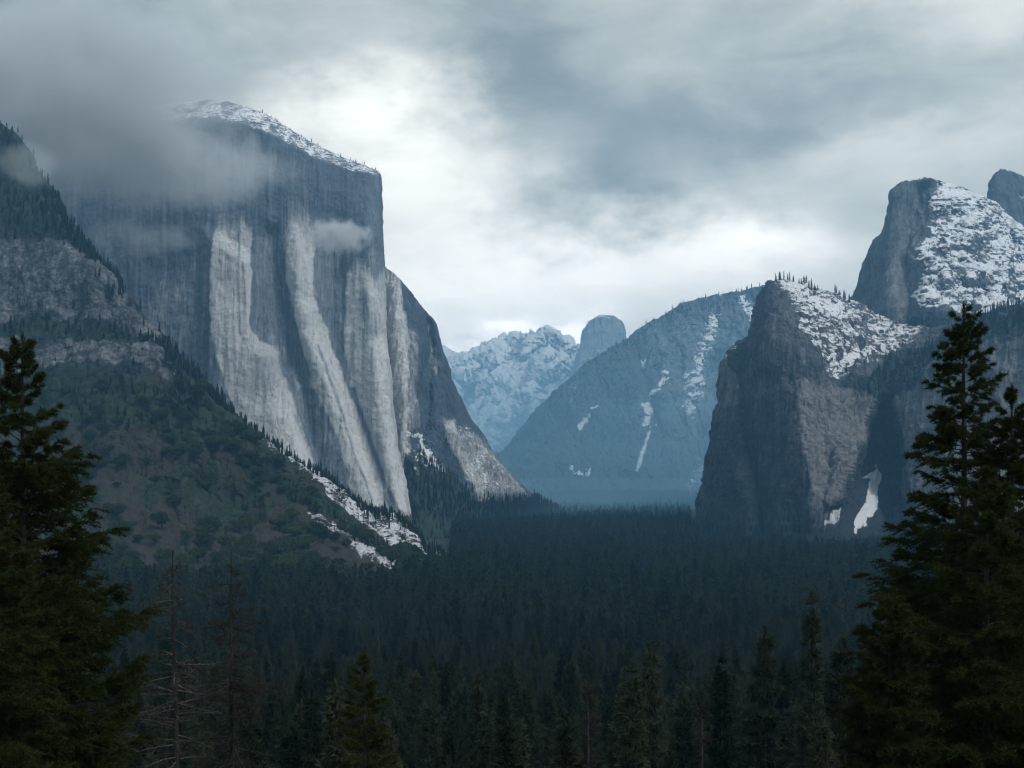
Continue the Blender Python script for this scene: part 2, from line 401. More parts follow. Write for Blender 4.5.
MID_RIDGE = (mW, (mpy < 460)*(np.abs(mW[..., 1]-np.interp(mpx, [470, 590, 715, 900], [6300, 7000, 7500, 7500])) < 45)*(mpx > 490))

# -- far snow peaks and the far granite dome
far = []
for x, y, Y in [(380, 372, 11500), (425, 362, 11500), (445, 351, 11400), (458, 357, 11300), (480, 351, 11300), (500, 343, 11300), (520, 337, 11300), (540, 331, 11300), (552, 331, 11300), (562, 340, 11300),
                (575, 348, 11300), (590, 352, 11300), (620, 352, 11300), (660, 340, 11400), (720, 330, 11500)]:
    b = 490
    xs = [x]*8
    t = [-.05, .06, .3, .6, .88]
    ys = [b+(y-b)*k for k in t]+[y, y+10, 480]
    Ys = [Y-3000, Y-2600, Y-1700, Y-900, Y-200, Y, Y+500, Y+1500]
    far.append(sec(xs, ys, Ys))
def far_push(px, py): return 700*fbm((px+.9*py)/40, (py-.3*px)/60, px*0, 5, 61, .5, True)
def far_mask(X, Y, px, py, W):
    s = .80+.3*fbm((px+.8*py)/14, (py-.6*px)/30, px*0, 4, 62)
    s = s-.35*line(X, Y, [(600, 340), (560, 380), (500, 440)], 12)
    return .3+0*px, s, .15+.2*fbm(px/15, py/15, px*0, 3, 15)-(s > .6)*.3
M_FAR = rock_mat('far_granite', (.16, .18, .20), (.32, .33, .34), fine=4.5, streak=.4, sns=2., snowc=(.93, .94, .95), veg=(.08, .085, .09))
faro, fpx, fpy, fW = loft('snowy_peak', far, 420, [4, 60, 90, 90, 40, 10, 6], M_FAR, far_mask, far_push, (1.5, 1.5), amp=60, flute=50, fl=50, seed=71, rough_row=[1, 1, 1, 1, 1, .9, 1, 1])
tag(faro, 'far pale snow covered peaks fading into bright cloud at the valley head', 'mountain', kind='structure')
dom = []
for x, y, Y in [(560, 420, 10600), (572, 372, 10500), (579, 352, 10450), (582, 338, 10430), (586, 328, 10400), (592, 320, 10380), (598, 316.5, 10370), (606, 315.5, 10370), (614, 317, 10400), (620, 321, 10450), (622.5, 329, 10500), (624, 338, 10600), (632, 352, 10800), (650, 370, 11000)]:
    cx = 604
    xs = [x+(x-cx)*.5-20, x+(x-cx)*.25-12, x-4, x, x, x, x]
    ys = [460, 425, 380 if y < 370 else y+18, 350 if y < 345 else y+8, y, y+6, 450]
    Ys = [Y-900, Y-600, Y-250, Y-90, Y, Y+150, Y+700]
    dom.append(sec(xs, ys, Ys))
def dom_mask(X, Y, px, py, W):
    s = .30+.2*sstep(352, 375, py)+.12*fbm(px/8, py/8, px*0, 3, 8)
    s = np.maximum(s, .5*line(X, Y, [(582, 345), (598, 319), (615, 319)], 3))
    return .45+0*px, s, 0*px
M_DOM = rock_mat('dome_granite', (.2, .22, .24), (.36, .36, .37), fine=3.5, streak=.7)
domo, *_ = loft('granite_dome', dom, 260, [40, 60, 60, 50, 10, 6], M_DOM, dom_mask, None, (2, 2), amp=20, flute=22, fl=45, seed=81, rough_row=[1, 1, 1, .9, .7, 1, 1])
tag(domo, 'far rounded granite dome standing above the snow peaks at the valley head', 'mountain', kind='structure')

# -- right-hand cliffs
def asec(rows, Y, dY=(-150, -90, -40, -10, 0, 150, 330)):
    r = [(x, y, Y+d) for (x, y), d in zip(rows, dY)]
    x, y = rows[6]
    return r+[(x, y+25, Y+700), (x, 560, Y+1100)]
A = [
 [(740, 575, 4300), (742, 520, 4300), (748, 460, 4300), (755, 410, 4300), (760, 370, 4300), (768, 360, 4350), (772, 350, 4350), (776, 370, 4400), (778, 560, 4600)],
 asec([(697, 575), (699, 510), (707, 455), (717.5, 400), (721, 366), (728, 352), (738, 343)], 3420, (-40, -20, 0, 0, 20, 60, 120)),
 asec([(715, 575), (716, 510), (724, 455), (734, 405), (741, 352), (746, 342), (751, 334)], 3330, (-90, -50, -20, -5, 20, 60, 120)),
 asec([(738, 575), (738, 510), (742, 455), (747, 405), (752, 345), (756, 315), (759, 298)], 3250),
 asec([(765, 575), (764, 510), (764, 455), (764, 405), (765, 330), (767, 300), (768, 284)], 3180),
 asec([(790, 575), (788, 510), (786, 455), (784, 405), (782, 345), (781, 305), (780, 281)], 3140),
 asec([(812, 575), (810, 510), (808, 455), (806, 405), (804, 358), (802, 312), (802, 282)], 3130),
 asec([(840, 575), (838, 510), (836, 455), (835, 415), (833, 378), (832, 333), (831, 293)], 3160),
 asec([(862, 575), (858, 510), (858, 455), (857, 420), (857, 384), (855, 340), (853, 301)], 3220),
 asec([(888, 575), (884, 510), (883, 455), (883, 425), (883, 398), (884, 360), (884, 317)], 3300),
 asec([(912, 575), (908, 510), (906, 455), (905, 420), (905, 386), (906, 357), (906, 323)], 3270),
 asec([(935, 575), (932, 510), (930, 455), (930, 415), (930, 371), (930, 352), (930, 330)], 3210),
 asec([(965, 575), (962, 510), (960, 455), (960, 400), (960, 350), (960, 338), (960, 324)], 3160),
 asec([(1000, 575), (995, 510), (992, 455), (990, 390), (990, 334), (990, 322), (990, 312)], 3120),
 asec([(1030, 575), (1028, 510), (1026, 455), (1025, 385), (1025, 325), (1025, 313), (1025, 303)], 3080),
 asec([(1110, 575), (1110, 510), (1110, 455), (1110, 370), (1110, 300), (1110, 290), (1110, 280)], 3020),
 asec([(1280, 575), (1280, 510), (1280, 455), (1280, 350), (1280, 280), (1280, 270), (1280, 260)], 2950)]
def a_push(px, py):
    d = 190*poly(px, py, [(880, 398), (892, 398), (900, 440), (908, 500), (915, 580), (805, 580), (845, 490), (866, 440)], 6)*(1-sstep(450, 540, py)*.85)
    d = d+60*line(px, py, [(752, 340), (745, 400), (760, 480), (765, 540)], 9)
    d = d-50*poly(px, py, [(790, 390), (850, 385), (845, 470), (810, 520), (795, 450)], 10)
    d = d-45*poly(px, py, [(845, 430), (862, 440), (845, 500), (825, 505)], 5)
    return d
SNOW_A = [(774, 278), (800, 277), (832, 290), (856, 299), (890, 318), (928, 330), (912, 345), (880, 362), (862, 372), (852, 368), (838, 380), (822, 372), (808, 350), (795, 318), (784, 296)]
def a_mask(X, Y, px, py, W):
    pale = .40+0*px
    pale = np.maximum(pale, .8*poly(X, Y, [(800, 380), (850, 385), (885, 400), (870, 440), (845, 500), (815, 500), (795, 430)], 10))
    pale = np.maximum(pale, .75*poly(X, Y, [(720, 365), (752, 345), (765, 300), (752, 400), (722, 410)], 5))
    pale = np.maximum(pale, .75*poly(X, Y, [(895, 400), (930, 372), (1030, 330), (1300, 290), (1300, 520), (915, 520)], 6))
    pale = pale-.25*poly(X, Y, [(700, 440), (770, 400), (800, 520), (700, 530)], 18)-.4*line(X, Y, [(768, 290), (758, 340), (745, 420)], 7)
    pale = pale*(1-.95*poly(X, Y, [(876, 402), (892, 402), (900, 440), (905, 500), (912, 560), (815, 560), (850, 490), (866, 440)], 5))  # shade of the recessed alcove, painted into the rock colour
    snow = (.50+.16*fbm(px/16, py/9, px*0, 3, 77))*poly(X, Y, SNOW_A, 7)
    snow = np.maximum(snow, .5*line(X, Y, [(722, 360), (735, 350)], 4))
    wt = poly(px+.35*(X-px), py+.35*(Y-py), [(877, 456), (879, 478), (876, 498), (874, 512), (866, 522), (855, 534), (849, 536), (857, 516), (864, 498), (868, 481), (861, 479), (872, 472)], 1.5)
    wt = np.maximum(wt, poly(px+.35*(X-px), py+.35*(Y-py), [(847, 490), (845, 498), (832, 524), (822, 533), (816, 526), (832, 508)], 1.5))
    snow = np.maximum(snow, wt*.9)
    snow = np.maximum(snow, .45*line(X, Y, [(758, 500), (762, 512)], 2.5))
    snow = np.maximum(snow, .3*poly(X, Y, [(885, 395), (892, 405), (900, 410), (880, 415)], 4))
    veg = np.maximum(poly(X, Y, [(845, 372), (862, 380), (905, 352), (930, 345), (990, 305), (1300, 240), (1300, 275), (1024, 326), (955, 352), (925, 372), (890, 402), (872, 398), (845, 385)], 5), sstep(515, 540, Y))
    veg = np.maximum(veg, .75*poly(X, Y, [(724, 352), (745, 342), (752, 360), (748, 400), (735, 372)], 4))
    veg = np.maximum(veg, .5*poly(X, Y, [(700, 480), (760, 470), (815, 490), (810, 530), (700, 530)], 14))
    veg = veg*(1-wt)*(1-.9*poly(X, Y, [(876, 402), (892, 402), (900, 440), (905, 500), (860, 500), (866, 440)], 5))
    return np.clip(pale, 0, 1), snow, veg
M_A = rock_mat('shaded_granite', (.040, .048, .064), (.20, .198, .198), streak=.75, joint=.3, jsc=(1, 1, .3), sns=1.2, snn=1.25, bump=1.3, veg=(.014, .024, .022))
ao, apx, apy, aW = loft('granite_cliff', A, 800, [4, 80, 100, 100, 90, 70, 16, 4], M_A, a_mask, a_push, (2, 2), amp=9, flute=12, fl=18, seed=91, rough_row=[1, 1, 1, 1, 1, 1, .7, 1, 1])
tag(ao, 'dark granite cliff with snow sloping top and white snow chutes in its cleft', 'cliff', kind='structure')
scatter(aW, poly(apx, apy, [(845, 372), (862, 380), (905, 352), (930, 345), (990, 305), (1300, 240), (1300, 275), (1024, 326), (955, 352), (925, 372), (890, 402), (872, 398), (845, 385)], 3)*(aW[..., 1] < 3720), 1700, .45, .8, SLOPE_PTS)
scatter(aW, sstep(518, 535, apy)*((apx < 806) | (apx > 885))*(aW[..., 1] < 3500), 2600, .4, .75, SLOPE_PTS)
A_SKY = (aW, (aW[..., 1] > 3390)*(aW[..., 1] < 3600)*(apy < 345))

B = []
for x, y, Y, w in [(815, 345, 4500, .2), (835, 318, 4350, .2), (848, 303, 4250, .2), (860, 281, 4180, .2), (868, 258, 4130, .2), (876, 240, 4100, .25), (885, 228, 4080, .25), (888.5, 206, 4070, .3), (893, 191, 4060, .3), (902, 183, 4060, .35), (915, 179, 4070, .45),
                (930, 178, 4100, .7), (945, 181, 4140, .9), (965, 188, 4180, 1), (990, 201, 4220, 1), (1010, 216, 4250, 1), (1030, 232, 4270, 1), (1100, 270, 4300, 1), (1280, 330, 4300, 1)]:
    x0 = x-8*(1-w)
    b = 470
    t = [0, .3, .6, .88]
    ys = [b+(y-b)*k for k in t]+[y, y+20, 480]
    xs = [x0, x0, x, x, x, x, x]
    Ys = [Y-600*w-100, Y-420*w-60, Y-230*w-25, Y-60*w-6, Y, Y+250, Y+700]
    B.append(sec(xs, ys, Ys))
def b_push(px, py): return 60*line(px, py, [(920, 190), (905, 260), (915, 330)], 10)+40*fbm(px/25, py/25, px*0, 4, 99, .5, True)*sstep(915, 940, px)
def b_mask(X, Y, px, py, W):
    snow = (.64+.22*fbm(px/22, py/22, px*0, 3, 78))*poly(X, Y, [(908, 176), (945, 178), (1000, 204), (1040, 236), (1300, 320), (1300, 330), (1000, 322), (962, 318), (925, 312), (914, 300), (922, 270), (912, 262), (922, 240), (935, 215), (925, 200), (938, 188), (905, 184)], 5)
    snow = snow-.22*blob(X, Y, 978, 250, 14, 12)-.22*blob(X, Y, 978, 285, 12, 10)-.15*blob(X, Y, 1010, 270, 10, 16)
    pale = .3+.35*poly(X, Y, [(895, 250), (915, 230), (918, 320), (880, 320)], 12)
    veg = np.maximum(sstep(312, 325, Y)*sstep(900, 915, X), .2*sstep(915, 930, X))
    return pale, snow, veg*(1-.5*(snow > .4))
M_B = rock_mat('dome_cliff_granite', (.085, .095, .115), (.22, .22, .225), streak=.7, bump=1.2, joint=.2, jsc=(1, 1, .3), sns=1.1, snn=1.2, veg=(.014, .022, .024), fine=1.1)
bo, b1, b2, b3 = loft('granite_dome', B, 520, [50, 90, 120, 110, 14, 10], M_B, b_mask, b_push, (1.5, 1.5), amp=14, flute=14, fl=20, seed=111, rough_row=[1, 1, 1, .7, .45, 1, 1])
tag(bo, 'grey granite dome with a snow covered right slope behind the dark cliff', 'cliff', kind='structure')
scatter(b3, sstep(312, 330, b2)*(b1 > 905)*(b2 < 400), 900, .45, .8, SLOPE_PTS)
K = []
for x, y, Y in [(982, 235, 5000), (986, 222, 4900), (989, 203, 4850), (990.5, 184, 4820), (993, 174, 4800), (999, 168.5, 4790), (1006, 167.5, 4790), (1014, 170, 4800), (1024, 176, 4820), (1040, 188, 4850), (1070, 210, 4900), (1140, 250, 5000)]:
    K.append(sec([x+4, x+2, x, x, x+1, x+2], [360, 290, max(y+30, 236), y, y+10, 380], [Y-200, Y-120, Y-50, Y, Y+150, Y+500]))
ko, *_ = loft('granite_knob', K, 220, [30, 60, 60, 8, 6], M_B, lambda X, Y, px, py, W: (.15+0*px, .42*poly(X, Y, [(1005, 172), (1040, 186), (1060, 230), (1020, 215)], 6), .25+0*px), None, (2, 2), amp=12, flute=9, fl=20, seed=121, rough_row=[1, 1, 1, .8, 1, 1])
tag(ko, 'dark rounded rock knob rising behind the snowy dome at the right edge', 'cliff', kind='structure')

scatter(aW, poly(apx, apy, SNOW_A, 4)*(aW[..., 1] < 3560), 90, .12, .32, SLOPE_PTS)
scatter(b3, poly(b1, b2, [(925, 190), (960, 190), (1030, 240), (1030, 315), (925, 305)], 4), 90, .15, .35, SLOPE_PTS)
# -- near left ridge
RSKY = [(-320, -60, 2750), (-160, 20, 2720), (-60, 88, 2700), (0, 126, 2680), (20, 139, 2670), (50, 184, 2640), (85, 240, 2590), (103, 268, 2560), (125, 296, 2520), (150, 325, 2480), (175, 352, 2450), (200, 377, 2420), (230, 408, 2400),
        (260, 435, 2390), (300, 461, 2390), (340, 488, 2400), (380, 512, 2420), (420, 538, 2450), (445, 558, 2480), (475, 577, 2520), (520, 600, 2550)]
R_ = []
for x, y, Y in RSKY:
    c1t = np.interp(x, [-320, 0, 60, 100, 128, 150, 175], [190, 236, 240, 272, 306, 333, 357])       # top of upper cliff
    c1b = np.interp(x, [-320, 0, 100, 130, 150, 175, 230], [318, 320, 322, 330, 341, 362, 420])
    c2t = np.interp(x, [-320, 0, 100, 150, 175, 230], [336, 336, 336, 348, 366, 425])
    c2b = np.interp(x, [-320, 0, 60, 100, 150, 180, 230], [372, 366, 360, 356, 370, 380, 435])
    c1t = max(c1t, y+4); c1b = max(c1b, y+8); c2t = max(c2t, y+12); c2b = max(c2b, y+16)
    ty = np.interp(x, [395, 450, 520], [1690, 2050, 2450]); tb = HY+150*F/ty-1; base = tb+12
    ys = [base+8, tb, (tb+c2b)/2 if tb > c2b else c2b+4, c2b, c2t, c1b, c1t, y, y+30, 600]
    f = sstep(500, 300, x)
    d = Y-1980
    Ys = [ty-120, ty, ty+60+(Y-ty)*.42, Y-170*f-20, Y-160*f-18, Y-120*f-14, Y-95*f-8, Y, Y+150, Y+500]
    if tb < c2b: Ys[1] = Y-120; Ys[2] = Y-100; Ys[0] = Y-200; ys[1] = max(tb, c2b+6)
    R_.append(sec([x]*10, ys, Ys))
SN1 = [(256, 437), (268, 440), (300, 462), (340, 488), (380, 514), (415, 536), (440, 556), (442, 566), (425, 566), (395, 548), (360, 522), (335, 508), (310, 480), (285, 462)]
SN2 = [(304, 508), (325, 520), (350, 538), (385, 556), (400, 568), (392, 574), (365, 562), (335, 543), (318, 528)]
def r_push(px, py): return 22*fbm(px/18, py/30, px*0, 4, 134, .55, True)*sstep(360, 400, py)+60*fbm(px/60, py/90, px*0, 4, 131)*sstep(330, 380, py)
def r_mask(X, Y, px, py, W):
    pale = .05+0*px
    cl = np.maximum(poly(X, Y, [(-320, 200), (0, 236), (60, 236), (102, 268), (130, 304), (160, 335), (150, 342), (128, 330), (100, 322), (-320, 322)], 3),
                    poly(X, Y, [(-320, 337), (50, 337), (130, 340), (165, 350), (180, 372), (172, 384), (140, 362), (60, 362), (0, 375), (-320, 375)], 3))
    pale = np.maximum(pale, cl*(.55+.5*fbm(px/14, py/30, px*0, 4, 132)))
    snow = (.54+.22*fbm(px/10, py/10, px*0, 3, 79))*np.maximum(poly(X, Y, SN1, 3), poly(X, Y, SN2, 3))
    snow = np.maximum(snow, .35*blob(X, Y, 172, 378, 10, 4))
    up = sstep(0, 12, np.interp(px, [-320, 0, 60, 100], [195, 236, 240, 272])-Y)*(X < 110)
    veg = np.maximum(up*.55, poly(X, Y, [(-320, 322), (100, 322), (150, 343), (130, 342), (50, 338), (-320, 338)], 3))
    veg = np.maximum(veg, .8*poly(X, Y, [(-320, 375), (0, 375), (60, 362), (170, 385), (200, 370), (260, 432), (300, 460), (445, 556), (445, 562), (300, 480), (260, 450), (200, 440), (100, 420), (-320, 430)], 7))
    veg = np.maximum(veg, .75*poly(X, Y, [(256, 455), (300, 485), (345, 515), (395, 555), (370, 550), (330, 520), (290, 495), (262, 470)], 4))
    patches = sstep(-.05, .25, fbm(px/26, py/26, px*0, 4, 133))
    veg = np.maximum(veg, .6*patches*sstep(360, 400, Y))
    soil = sstep(365, 385, Y)*(1-cl)
    return pale, snow, veg*(1-cl)*(1-(snow > .3)*.8), soil
M_R = rock_mat('ridge_rock', (.030, .036, .045), (.20, .21, .22), soil=(.025, .0235, .018), streak=.5, bump=1.6, veg=(.013, .022, .013), fine=.75, joint=.5, jsc=(.55, .55, 1.2), sns=3.2, grainy=1., snowc=(.62, .635, .66))
ro, rpx, rpy, rW = loft('rocky_ridge', R_, 640, [4, 110, 110, 30, 24, 80, 90, 14, 4], M_R, r_mask, r_push, (3, 1.5), amp=8, flute=5, fl=16, seed=141, rough_row=[.2, .6, 1, 1.3, 1.3, 1.3, 1.2, .8, 1, 1])
tag(ro, 'near dark ridge with banded cliffs, brushy talus and snow strips on the left', 'hill', kind='structure')

# ------------------------------------------------------------------ valley floor
def ground_z(x, y):
    z = np.interp(y, [-400, -5, 4, 15, 40, 60, 120, 200, 300, 400, 500, 650, 800, 1000, 40000], [152, 148.4, 147.8, 143, 129, 119, 100, 82, 66, 50, 36, 19, 8, 0, 0])
    z = z+3*fbm(x/60, y/60, x*0, 3, 201)*sstep(6, 60, np.abs(y))
    return z
gy = np.concatenate([np.linspace(-400, 0, 20), np.linspace(4, 400, 70), np.linspace(410, 1500, 60), np.linspace(1550, 6000, 60), np.geomspace(6100, 40000, 20)])
gt = np.linspace(-1, 1, 141)
GY, GT = np.meshgrid(gy, gt, indexing='ij')
GX = GT*(300+np.abs(GY)*1.1)
GZ = ground_z(GX, GY)
ii = np.arange(GX.size).reshape(GX.shape)
Q = np.stack([ii[:-1, :-1], ii[:-1, 1:], ii[1:, 1:], ii[1:, :-1]], -1).reshape(-1, 4)
m, nt, out = new_mat('forest_floor'); N = NT(nt)
geo = N.n('ShaderNodeNewGeometry')
n1 = N.noise(geo.outputs['Position'], .02, 6, .65)
n2 = N.noise(geo.outputs['Position'], .9, 5, .7)
colr = N.mix(N.ss(n1, .35, .65), (.014, .018, .013), (.026, .025, .018))
colr = N.mix(N.ss(n2, .5, .75, 0., .5), colr, (.055, .046, .034))
bs = N.n('ShaderNodeBsdfPrincipled'); N.put(bs.inputs['Base Color'], colr); bs.inputs['Roughness'].default_value = .95
bp = N.n('ShaderNodeBump'); N.put(bp.inputs['Height'], n2); bp.inputs['Distance'].default_value = .2; nt.links.new(bp.outputs[0], bs.inputs['Normal'])
nt.links.new(bs.outputs[0], out.inputs[0])
g = obj('ground', mesh_np('ground', np.stack([GX, GY, GZ], -1).reshape(-1, 3), Q, None, m))
tag(g, 'dark needle covered valley floor and hillside under the forest', 'ground', kind='structure')

# ------------------------------------------------------------------ trees
def cards(P, D, W, L, tri=True, twist=None, r=None):
    """P base points, D unit directions, width W, length L -> one slim leaf per point"""
    n = len(P); r = r or rng
    R = r.normal(size=(n, 3)); S = np.cross(D, R); S /= np.linalg.norm(S, axis=1, keepdims=True)+1e-9
    a = P-S*W[:, None]*.5; b = P+S*W[:, None]*.5
    mid_ = P+D*(L*.6)[:, None]; c = mid_+S*(W*.42)[:, None]; e = mid_-S*(W*.42)[:, None]; tip = P+D*L[:, None]
    if tri:
        V = np.stack([a, b, tip], 1).reshape(-1, 3); T = np.arange(3*n).reshape(n, 3); return V, T
    V = np.stack([a, b, tip+S*(W*.25)[:, None], tip-S*(W*.25)[:, None]], 1).reshape(-1, 3)
    return V, np.arange(4*n).reshape(n, 4)
def tube(pts, rad, nseg=6):
    pts = np.asarray(pts, float); rad = np.asarray(rad, float); n = len(pts)
    d = np.gradient(pts, axis=0); d /= np.linalg.norm(d, axis=1, keepdims=True)+1e-9
    up = np.where(np.abs(d[:, 2:3]) > .9, np.array([[1., 0, 0]]), np.array([[0, 0, 1.]]))
    s = np.cross(d, up); s /= np.linalg.norm(s, axis=1, keepdims=True)+1e-9; t = np.cross(d, s)
    a = np.linspace(0, 2*np.pi, nseg, endpoint=False)
    V = pts[:, None]+rad[:, None, None]*(np.cos(a)[None, :, None]*s[:, None]+np.sin(a)[None, :, None]*t[:, None])
    i = np.arange(n*nseg).reshape(n, nseg); j = np.roll(i, -1, 1)
    Q = np.stack([i[:-1], j[:-1], j[1:], i[1:]], -1).reshape(-1, 4)
    return V.reshape(-1, 3), Q
class Acc:
    def __init__(s): s.V, s.Q, s.T, s.n = [], [], [], 0
    def q(s, V, Q): s.V.append(V); s.Q.append(Q+s.n); s.n += len(V)
    def t(s, V, T): s.V.append(V); s.T.append(T+s.n); s.n += len(V)
    def mesh(s, name, mats, smooth=False):
        V = np.concatenate(s.V); Q = np.concatenate(s.Q) if s.Q else None; T = np.concatenate(s.T) if s.T else None
        return mesh_np(name, V, Q, T, mats, smooth)
def unit(a): return a/(np.linalg.norm(a, axis=-1, keepdims=True)+1e-9)

def conifer(name, h, prof, nbr, twigs, tufts, nl, nw, seed, mat, droop=.25, up=.15, gap=.0, base=.12, rtrunk=None, wood=True, spray=.42, lean=0., flat=.5):
    """prof: list of (t from top 0..1, radius). returns trunk mesh and crown mesh, origin at the foot."""
    r = np.random.default_rng(seed)
    rt = rtrunk or h*.011
    zz = np.linspace(0, 1, 24)
    wx = np.cumsum(r.normal(0, .012*h/24, 24)); wy = np.cumsum(r.normal(0, .012*h/24, 24))
    tp = np.stack([wx+lean*h*zz**2, wy, zz*h], 1); wx = tp[:, 0]
    tr = Acc(); tr.q(*tube(tp, rt*(1-zz)**.8+.012*h/25, 10))
    fl = Acc(); Pn, Dn = [], []
    pt = [p[0] for p in prof]; pr = [p[1] for p in prof]
    tops = np.sort(r.random(nbr)**.85)
    az = r.uniform(0, 7)
    for k in range(nbr):
        t = tops[k]*(1-base)+.004
        z = h*(1-t)
        az += 2.399+r.normal(0, .3)
        R = np.interp(t, pt, pr)*r.uniform(.62, 1.12)*(1 if r.random() > gap else .45)
        if R < .02: continue
        o = np.array([np.interp(z/h, zz, wx), np.interp(z/h, zz, wy), z])
        ang = np.interp(t, [0, .15, .6, 1], [.75, .28, 0, -.15])+r.normal(0, .17)
        m_ = 9; s = np.linspace(0, 1, m_)
        hd = np.array([np.cos(az), np.sin(az), 0])
        zc = R*(ang*s-droop*s**2*(.4+t)+up*s**3)
        pts = o+hd*(R*s)[:, None]+np.array([0, 0, 1.])*zc[:, None]
        side = np.array([-hd[1], hd[0], 0]); pts += side*(R*.12*r.normal()*s**2)[:, None]
        rb = max(.006*h/25, R*.014)
        if wood: fl_b = tr.q(*tube(pts, rb*(1-s*.85), 5))
        # twigs along the branch carry needle tufts
        nt_ = max(3, int(twigs*(R/max(pr))**.8)+2)
        ts = np.clip(.14+.86*r.random(nt_)**.8, 0, 1)
        bp_ = np.stack([np.interp(ts, s, pts[:, c]) for c in range(3)], 1)
        tl = R*spray*(1.15-ts*.75)*r.uniform(.6, 1.2, nt_)
        sg = r.choice([-1, 1], nt_)
        td = unit(hd*(.75+.3*r.random((nt_, 1)))+side*(sg*r.uniform(.3, 1.1, nt_))[:, None]+np.array([0, 0, 1.])*r.normal(.02, .22*flat*2, (nt_, 1)))
        td[ts > .93] = unit(hd+r.normal(0, .2, ((ts > .93).sum(), 3)))
        q = r.random((nt_, tufts))
        pp = bp_[:, None]+td[:, None]*(tl[:, None]*q)[..., None]; pp[..., 2] -= (tl[:, None]*q**2*.18)
        dd = unit(td[:, None]+r.normal(0, .75, (nt_, tufts, 3))+np.array([0, 0, .25]))
        Pn.append(pp.reshape(-1, 3)); Dn.append(dd.reshape(-1, 3))
    # leader
    ln = max(20, tufts*3); zt = h*(1-.03*r.random(ln)); Pn.append(np.stack([np.interp(zt/h, zz, wx)+r.normal(0, .02, ln), np.interp(zt/h, zz, wy)+r.normal(0, .02, ln), zt], 1)); Dn.append(unit(r.normal(0, .5, (ln, 3))+[0, 0, .9]))
    P = np.concatenate(Pn); D = np.concatenate(Dn); n = len(P)
    fl.t(*cards(P, D, nw*r.uniform(.6, 1.3, n), nl*r.uniform(.6, 1.3, n), True, None, r))
    return tr.mesh(name+'_trunk', BARK, True), fl.mesh(name+'_crown', mat)

def place_tree(name, meshes, loc, scale=1., rz=0., label='', cat='tree', group=None, sz=None):
    e = bpy.data.objects.new(name, None); COL.objects.link(e); e.location = loc; e.rotation_euler = (0, 0, rz)
    e.empty_display_size = .5
    e.scale = (scale, scale, sz or scale)
    a = obj('trunk', meshes[0], e); b = obj('crown', meshes[1], e)
    tag(e, label, cat, group)
    return e
def at(px, Y): return (px-512)*Y/F
def gz(x, y): return float(ground_z(np.array([x*1.]), np.array([y*1.]))[0])

# foreground trees ---------------------------------------------------
def hero(px, top, Y, prof_px, nbr, twigs, tufts, seed, label, mat=LEAF_DARK, nl=.16, nw=.018, **kw):
    x = at(px, Y); z0 = gz(x, Y)-.3; zt = H-(top-HY)*Y/F; h = zt-z0
    s = Y/F
    prof = [((y-top)*s/h, w*s*.84) for y, w in prof_px]
    ms = conifer('pine', h, prof, nbr, twigs, tufts, nl, nw, seed, mat, **kw)
    return place_tree('pine_tree', ms, (x, Y, z0), label=label, group='tall conifers framing the view')
hero(962, 304, 45, [(304, 4), (330, 18), (360, 30), (400, 45), (430, 50), (470, 64), (520, 78), (560, 92), (600, 108), (680, 122), (768, 135), (900, 135), (1100, 90)], 400, 34, 50, 11,
     'tallest dark conifer at right with a bare trunk showing near its pointed top', droop=.35, up=.2, gap=.12, base=.25, rtrunk=.26, nw=.026)
hero(1010, 386, 42, [(392, 4), (420, 18), (450, 30), (500, 48), (560, 62), (640, 80), (768, 100), (1000, 100)], 320, 30, 44, 12,
     'dark conifer just right of the tallest one, its thin top reaching lower', droop=.3, gap=.08, base=.3, nw=.028)
hero(985, 470, 38, [(470, 6), (500, 30), (540, 48), (600, 70), (680, 100), (768, 120), (1000, 130)], 320, 34, 52, 13,
     'bushy lighter green conifer in front of the tallest tree at right', mat=LEAF_LIGHT, droop=.25, base=.3, nw=.024)
hero(890, 600, 36, [(600, 8), (630, 24), (660, 38), (700, 48), (768, 58), (900, 75), (1100, 75)], 280, 32, 50, 14,
     'low bushy olive conifer at the left foot of the tall right trees', mat=LEAF_LIGHT, droop=.2, base=.3, nw=.024)
hero(22, 335, 40, [(335, 4), (350, 12), (370, 22), (400, 38), (440, 56), (480, 68), (520, 88), (560, 96), (600, 104), (650, 132), (700, 128), (768, 130), (900, 130), (1100, 100)], 430, 36, 54, 15,
     'large dense dark conifer at the left edge with its top before the cliff', droop=.1, up=.25, gap=.1, base=.25, rtrunk=.25, mat=LEAF_DARK, nw=.026)
hero(-30, 470, 30, [(470, 6), (510, 40), (560, 60), (620, 80), (768, 105), (1000, 110)], 260, 32, 50, 16,
     'nearest green conifer cut by the left edge of the view', mat=LEAF_LIGHT, droop=.2, base=.35, nw=.02, nl=.13)
hero(365, 655, 75, [(655, 3), (675, 12), (700, 21), (730, 30), (768, 37), (850, 45), (1000, 50)], 300, 22, 34, 17,
     'small lone dark conifer left of centre at the bottom of the view', droop=.3, base=.1, nw=.05, nl=.22)
